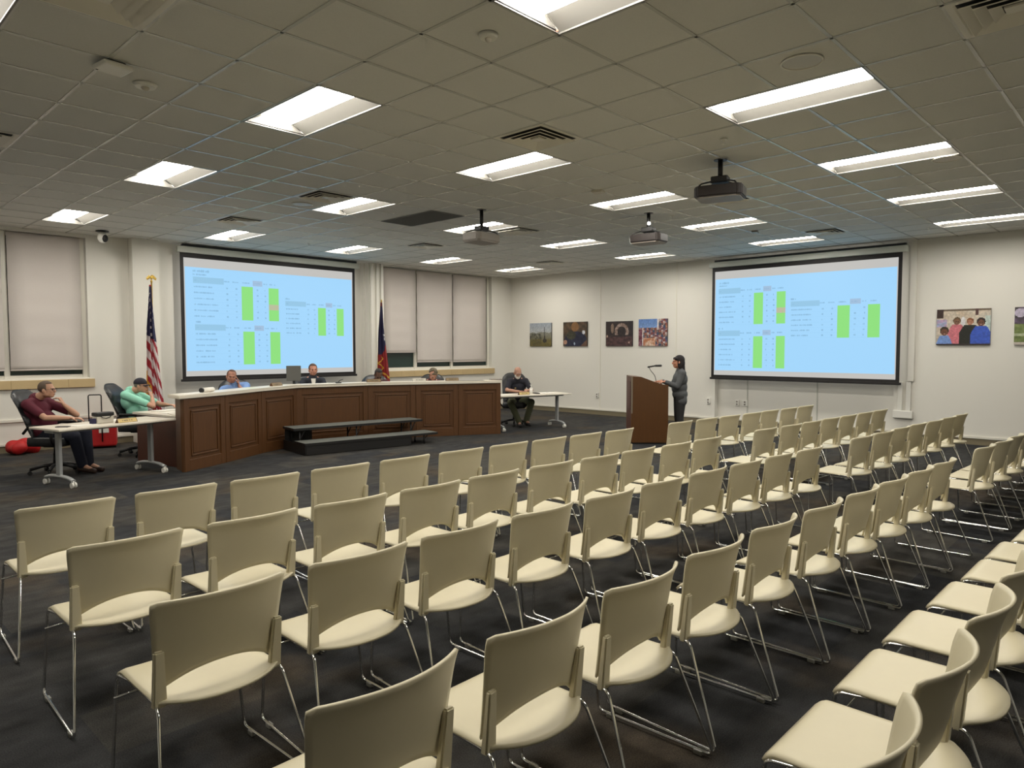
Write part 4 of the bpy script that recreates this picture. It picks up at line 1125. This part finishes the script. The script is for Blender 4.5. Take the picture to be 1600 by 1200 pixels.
solidify(bm, -.012); obj('reading_top', bm, M['lect'], lec)
obj('plinth', B(.02, LL-.02, .02, LW-.02, 0, .035), M['black'], lec); obj('shelf', B(.03, LL-.02, .03, LW-.03, .60, .62), M['lect'], lec)
def lp(x, y, z): return ml @ V((x, y, z))
def ltop(x): return 1.205-(x-.18)*(.13/.35) if x < LL-.13 else 1.075
mic = thing('microphone', 'black gooseneck microphone on the lectern pointing at the standing woman', 'microphone', tuple(lp(.50, .28, 0)))
base = lp(.50, .28, ltop(.50)-.01); tip = lp(.36, .28, 1.375); rel = lambda v: v-V(mic.location)
bm = bmesh.new(); tube(bm, [rel(p) for p in fillet([base, lp(.47, .28, 1.22), lp(.39, .28, 1.31), tip], .08, 5)], .006, 8); obj('gooseneck', bm, M['black'], mic)
bm = bmesh.new(); cap(bm, rel(lp(.345, .28, 1.375)), rel(lp(.47, .28, 1.398)), .015, .014, 10); cyl(bm, rel(lp(.47, .28, 1.398)), rel(lp(.575, .28, 1.40)), .018, .021, 14); obj('microphone_body', bm, M['black'], mic)
bm = bmesh.new(); ell(bm, rel(lp(.575, .28, 1.40)), (.021, .021, .021), seg=12); obj('mic_grille', bm, M['grille'], mic)
bm = bmesh.new(); cyl(bm, rel(base)-V((0, 0, .0)), rel(base)+V((0, 0, .012)), .03, seg=16); obj('mic_base', bm, M['black'], mic)
# --- woman at the lectern
wp = lp(.93, .30, 0); FW_ = math.atan2(-la.y, -la.x)
J = dict(pelvis=(0, 0, .86), chest=(0, .0, 1.15), neck=(0, -.01, 1.31), head=(0, .035, 1.465), head_rot=Rh(0, .0),
    shL=(-.155, -.01, 1.26), shR=(.155, -.01, 1.26), elL=(-.20, .09, 1.03), elR=(.20, .09, 1.03), wrL=(-.15, .30, 1.115), wrR=(.15, .30, 1.115),
    hipL=(-.085, 0, .82), hipR=(.085, 0, .82), knL=(-.085, .02, .46), knR=(.085, .01, .46), anL=(-.09, -.02, .09), anR=(.09, -.02, .09), toeL=(-.09, .13, .035), toeR=(.09, .13, .035),
    hands={'R': ((-.3, 1, -.05), (0, 0, -1), -1, .45), 'L': ((.3, 1, -.05), (0, 0, -1), 1, .45)})
person((wp.x, wp.y), FW_, 'standing person in grey blazer and dark trousers with black hair, speaking at the lectern', J, dict(id='w', skin=(188, 132, 104), hair=(28, 22, 24), shirt=(78, 80, 82), trousers=(46, 46, 46), shoe=(24, 22, 22)), dict(hairstyle='long', sleeve=2, jacket=True, fat=1.1))

# ------------------------------------------------------------------ flags
def flag(x, y, label, fn, wmax, finial, ztop=2.84, zbot=.85):
    t = thing('flag_on_pole', label, 'flag', (x, y, 0), 0)
    bm = bmesh.new(); cyl(bm, (0, 0, .02), (0, 0, ztop+.06), .013, seg=12); obj('pole', bm, M['gold'], t)
    bm = bmesh.new(); cyl(bm, (0, 0, 0), (0, 0, .05), .15, .10, 24); cyl(bm, (0, 0, .05), (0, 0, .12), .03, .02, 16); obj('stand', bm, M['gold'], t)
    bm = bmesh.new()
    if finial:
        cyl(bm, (0, 0, ztop+.05), (0, 0, ztop+.09), .02, .012, 12); ell(bm, (0, 0, ztop+.13), (.02, .018, .04), seg=12); ell(bm, (.012, -.01, ztop+.165), (.014, .014, .016), seg=10)
        for s in (-1, 1):
            for k in range(4): ell(bm, (s*(.03+k*.014), 0, ztop+.145-.012*k), (.012, .006, .034-.003*k), Matrix.Rotation(s*.35, 3, 'Y'), 8)
    else:
        cyl(bm, (0, 0, ztop+.02), (0, 0, ztop+.08), .022, .004, 12)
    obj('finial', bm, M['gold'], t)
    bm = bmesh.new()
    r = Matrix.Rotation(AR, 3, 'Z')     # cloth hangs across the view diagonal
    def cloth(u, v):
        wid = .03+(wmax-.03)*min(1, v**.85*1.05); off = -.035*min(1, v*3)
        fold = math.sin(u*PI*5+v*1.5)*.035*min(1, v*2.2)*(1+.3*math.sin(v*7))
        x_ = off-.25*wid+u*wid*1.0+math.sin(u*PI*5+v*1.5+1.3)*.010
        z_ = ztop-(ztop-zbot)*v+(.20*u*(1-u)*0)-.10*max(0, v-.8)*math.sin(u*PI*2)*5*.3
        p_ = r @ V((x_, -fold-.065, 0)); return (p_.x, p_.y, z_)
    nu, nv = 60, 170
    fs = grid(bm, nu, nv, cloth); lay = bm.loops.layers.float_color.new('Col')
    for f_, u, v in fs:
        c = srgb(*fn(u, v))
        for l in f_.loops: l[lay] = c
    obj('flag_cloth', bm, M['attr'], t)
def usf(u, v):
    z = v
    gold = (206, 150, 44); red = (150, 30, 44); whi = (206, 196, 196); blu = (38, 36, 72)
    if v < .012: return red
    if v < .44-.06*(1-u):
        gx, gy = (u*4.2+.15) % 1, (v*34+int(u*4.2+.15)*.5) % 1.9
        if abs(gx-.5) < .17 and abs(gy-.7) < .32 and v > .06: return whi
        return blu
    k = (v*15-u*3.2) if u < .55 else (v*15-(u-.55)*9+.8)
    if u < .12 and .66 < v < .86: return gold
    if abs(v-(.72+(u)*.28)) < .018 and u < .45: return gold
    if abs(v-(.90-(u-.1)*.18)) < .016 and u < .45: return gold
    if v > .975: return gold
    return red if int(math.floor(k)) % 2 == 0 else whi
def txf(u, v):
    gold = (198, 152, 50); red = (132, 26, 28); blu = (36, 32, 66); whi = (210, 208, 206)
    if u < .07 and v > .06: return gold
    if v < .05: return (96, 32, 30)
    if v < .62-.12*max(0, u-.5)*2:
        du, dv = (u-.86)/.18, (v-.40)/.065
        a = math.atan2(dv, du); rr = math.hypot(du, dv)
        if rr < .62+.38*math.cos(5*a+PI/2): return whi
        return blu
    if abs(u-(.1+abs((v*9) % 1-.5))) < .07 and u < .6 and v > .64: return gold
    if abs(v-(.78+u*.12)) < .012: return gold
    return red
flag(4.63, 13.2, 'stars and stripes flag on an eagle-topped pole, left of the left screen', usf, .30, True, zbot=.55)
flag(9.56, 13.2, 'blue and red flag with white star and gold fringe, right of the left screen', txf, .30, False, ztop=2.76)

# ------------------------------------------------------------------ items on the tables and dais
def slab(name, x, y, z, w_, d, h, rz, m, label, cat, bev=.002, group=None):
    o = obj(name, B(-w_/2, w_/2, -d/2, d/2, 0, h, bev=bev), m); o.location = (x, y, z); o.rotation_euler = (0, 0, rz)
    return tag(o, label, cat, group)
def nameplate(x, y, z, rz, label, wood='lect', w_=.27, face=None):
    t = thing('name_plate', label, 'name plate', (x, y, z), rz, 'desk name plates')
    bm = bmesh.new(); a = [bm.verts.new(v) for v in ((-w_/2, -.035, 0), (-w_/2, .035, 0), (-w_/2, .0, .06), (w_/2, -.035, 0), (w_/2, .035, 0), (w_/2, 0, .06))]
    for f in ((0, 2, 1), (3, 4, 5), (0, 3, 5, 2), (1, 2, 5, 4), (0, 1, 4, 3)): bm.faces.new([a[i] for i in f])
    obj('wedge', bm, M[wood], t)
    n = V((0, -.06, .035)).normalized(); bm = bmesh.new()
    vs = [V((-w_/2+.008, -.033, .005)), V((w_/2-.008, -.033, .005)), V((w_/2-.008, -.005, .052)), V((-w_/2+.008, -.005, .052))]
    bm.faces.new([bm.verts.new(v+n*.001) for v in vs]); obj('plate', bm, M[face or 'brass'], t)
    bm = bmesh.new(); rr = random.Random(int(x*100)); xx = -w_*.26
    while xx < w_*.3:
        ww = rr.uniform(.006, .012)
        vs = [V((xx, -.024, .020)), V((xx+ww*.55, -.024, .020)), V((xx+ww*.55, -.014, .037)), V((xx, -.014, .037))]
        bm.faces.new([bm.verts.new(v+n*.002) for v in vs]); xx += ww+(.01 if rr.random() < .15 else 0)
    obj('engraving', bm, M['proj'], t)
zt = .742
px = on1(.20, .28); slab('smartphone', px[0], px[1], zt, .075, .15, .009, .9, M['black'], 'dark phone lying at the left end of the left table', 'phone')
px = on1(.45, .26); slab('paper_sheets', px[0], px[1], zt, .30, .21, .004, T1[2], M['paper'], 'white paper sheets in front of the man in maroon', 'paper')
px = on1(.93, .13); nameplate(px[0], px[1], zt, T1[2], 'brass name plate at the front edge of the left table')
px = on1(1.0, .52); slab('paper_sheets', px[0], px[1], zt, .30, .21, .006, T1[2]+.2, M['paper'], 'white papers at the rear of the left table beside the lunch bag', 'paper')
px = on1(.72, .30); t = thing('lunch_bag', 'grey lunch bag with black lid standing on the left table', 'bag', (px[0], px[1], zt), T1[2])
bm = bmesh.new(); box(bm, -.11, .11, -.06, .06, 0, .095, bev=.012); obj('bag_body', bm, M['beige'], t)
bm = bmesh.new(); box(bm, -.115, .115, -.065, .07, .095, .145, bev=.012); obj('lid', bm, M['black'], t)
bm = bmesh.new(); tube(bm, [(-.07, -.066, .10), (-.05, -.072, .078), (0, -.074, .068), (.05, -.072, .078), (.07, -.066, .10)], .006, 6); obj('handle', bm, M['black'], t)
obj('side_flap', B(-.16, -.112, -.04, .04, 0, .07, bev=.006), mat('navy_cloth', srgb(36, 32, 66), .8), t)
t = thing('wheeled_cooler', 'red wheeled cooler with white label and raised black handle behind the left table', 'cooler', (3.90, 13.55, 0), -.35)
bm = bmesh.new(); box(bm, -.22, .20, -.17, .17, .03, .38, bev=.03); obj('cooler_body', bm, M['red'], t)
bm = bmesh.new(); box(bm, -.225, .205, -.175, .175, .375, .43, bev=.02); obj('lid', bm, M['red'], t)
obj('label', B(-.06, .09, -.178, -.170, .27, .39), M['paper'], t)
bm = bmesh.new(); tube(bm, fillet([(-.20, -.185, .12), (-.20, -.185, .93), (-.01, -.185, .93), (-.01, -.185, .12)], .03, 4), .010, 8); obj('telescopic_handle', bm, M['black'], t)
for q in (-1, 1):
    bm = bmesh.new(); cyl(bm, (q*.19, -.12, .04), (q*.15, -.12, .04), .04, seg=16); obj('wheel', bm, M['black'], t)
bm = bmesh.new()
for k in range(9): rr = random.Random(k); ell(bm, (rr.uniform(-.17, .17), rr.uniform(-.12, .12), rr.uniform(.08, .15)), (rr.uniform(.1, .16), rr.uniform(.08, .14), rr.uniform(.08, .13)), seg=12)
o = remeshed('duffel_bag', bm, M['red'], None, .02, 2); o.location = (2.74, 13.62, 0)
for v in o.data.vertices: v.co.z = max(0, v.co.z)
tag(o, 'crumpled red bag lying against the baseboard below the left window', 'bag')
# wing top papers
slab('paper_sheets', 4.13, 10.95, .75, .28, .40, .004, .3, M['paper'], 'white papers on the low wing beside the dais', 'paper')
slab('paper_sheets', 4.14, 11.42, .75, .30, .22, .012, .1, M['paper'], 'stack of white pages at the back of the low wing', 'paper')
# dais counter items: find a point on the counter from segment index and fraction
def dp(i, f, d=.14):
    a, b = NV[i], NV[i+1]; e = (b-a).normalized(); p = a.lerp(b, f)+V((-e.y, e.x))*d; return p.x, p.y, math.atan2(e.y, e.x)
x, y, r = dp(0, .80); t = thing('name_plate', 'pale rolled name plate with dark end at the left of the dais', 'name plate', (x, y, ZT), r+.1, 'desk name plates')
bm = bmesh.new(); cyl(bm, (-.14, 0, .035), (.12, 0, .035), .034, seg=18); obj('roll', bm, M['paper'], t); bm = bmesh.new(); cyl(bm, (-.17, 0, .035), (-.14, 0, .035), .035, seg=18); obj('end_cap', bm, M['black'], t)
x, y, r = dp(0, .35); slab('paper_sheets', x, y, ZT, .45, .20, .003, r, M['paper'], 'white sheets on the left end of the dais counter', 'paper')
for i, f, lab, w_ in ((2, .62, 'wooden name plate left of the grey monitor on the dais', .28), (4, .15, 'dark wooden name plate in front of the bowed person by the flag', .27), (5, .12, 'pale name plate just left of the curly-haired person', .26), (5, .90, 'wooden name plate just right of the curly-haired person', .26)):
    x, y, r = dp(i, f); nameplate(x, y, ZT, r, lab, 'beige' if 'pale' in lab else 'lect', w_, 'beige' if 'pale' in lab else 'plate_tan')
x, y, r = dp(6, .96, .22); slab('folder', x, y, ZT, .24, .16, .02, r, M['projlight'], 'brown folder on the right end of the dais counter', 'folder')
x, y, r = dp(6, .35); slab('paper_sheets', x, y, ZT, .50, .15, .003, r, M['proj'], 'thin dark folder lying near the right end of the dais', 'folder')
x, y, r = dp(3, .62); t = thing('desk_microphone', 'small dark microphone unit on the dais before the person in the suit', 'microphone', (x, y, ZT), r)
obj('unit_base', B(-.05, .05, -.03, .03, 0, .02, bev=.005), M['black'], t); bm = bmesh.new(); tube(bm, [(0, 0, .02), (.03, 0, .05), (.09, 0, .065)], .007, 6); obj('stem', bm, M['black'], t)
x, y, r = dp(3, .42, .12); slab('paper_sheets', x, y, ZT, .35, .18, .006, r, M['paper'], 'loose papers on the dais before the person in the suit', 'paper')
# monitor seen from behind
px_ = (6.60, 11.86); t = thing('monitor', 'small grey monitor standing on the dais beside the person in the suit', 'monitor', (px_[0], px_[1], .76), -.35)
obj('display_case', B(-.13, .13, -.015, .015, .36, .64, bev=.006), M['grille'], t); obj('stand_post', B(-.02, .02, -.01, .01, .015, .40), M['black'], t); obj('stand_foot', B(-.10, .10, -.07, .07, 0, .015), M['black'], t)
# right table items
px = on3(.30, .34); slab('paper_sheets', px[0], px[1], zt, .42, .26, .003, T3[2], M['paper'], 'white sheets at the left of the right table', 'paper')
px = on3(.72, .14); nameplate(px[0], px[1], zt, T3[2], 'wooden name plate on the right table before the bearded person', 'lect', .26)
px = on3(.98, .26); t = thing('sanitizer_bottle', 'clear white pump bottle on the right table', 'bottle', (px[0], px[1], zt))
bm = bmesh.new(); cyl(bm, (0, 0, 0), (0, 0, .12), .034, .032, 20); cyl(bm, (0, 0, .12), (0, 0, .15), .032, .014, 20); obj('bottle_body', bm, M['white_pl'], t)
bm = bmesh.new(); cyl(bm, (0, 0, .15), (0, 0, .185), .012, .008, 12); box(bm, -.035, .012, -.008, .008, .185, .197, bev=.003); obj('pump', bm, M['white'], t)
px = on3(1.35, .32); slab('open_binder', px[0], px[1], zt, .46, .28, .012, T3[2], M['paper'], 'open white binder at the right of the right table', 'binder')
px = on3(1.13, .30); slab('notebook', px[0], px[1], zt, .09, .24, .018, T3[2]-.2, M['black'], 'dark notebook beside the open binder on the right table', 'notebook')
# hanging cords
bm = bmesh.new(); tube(bm, [(3.84, 10.20, .98), (3.72, 10.30, .94), (3.66, 10.45, .97)], .004, 6)
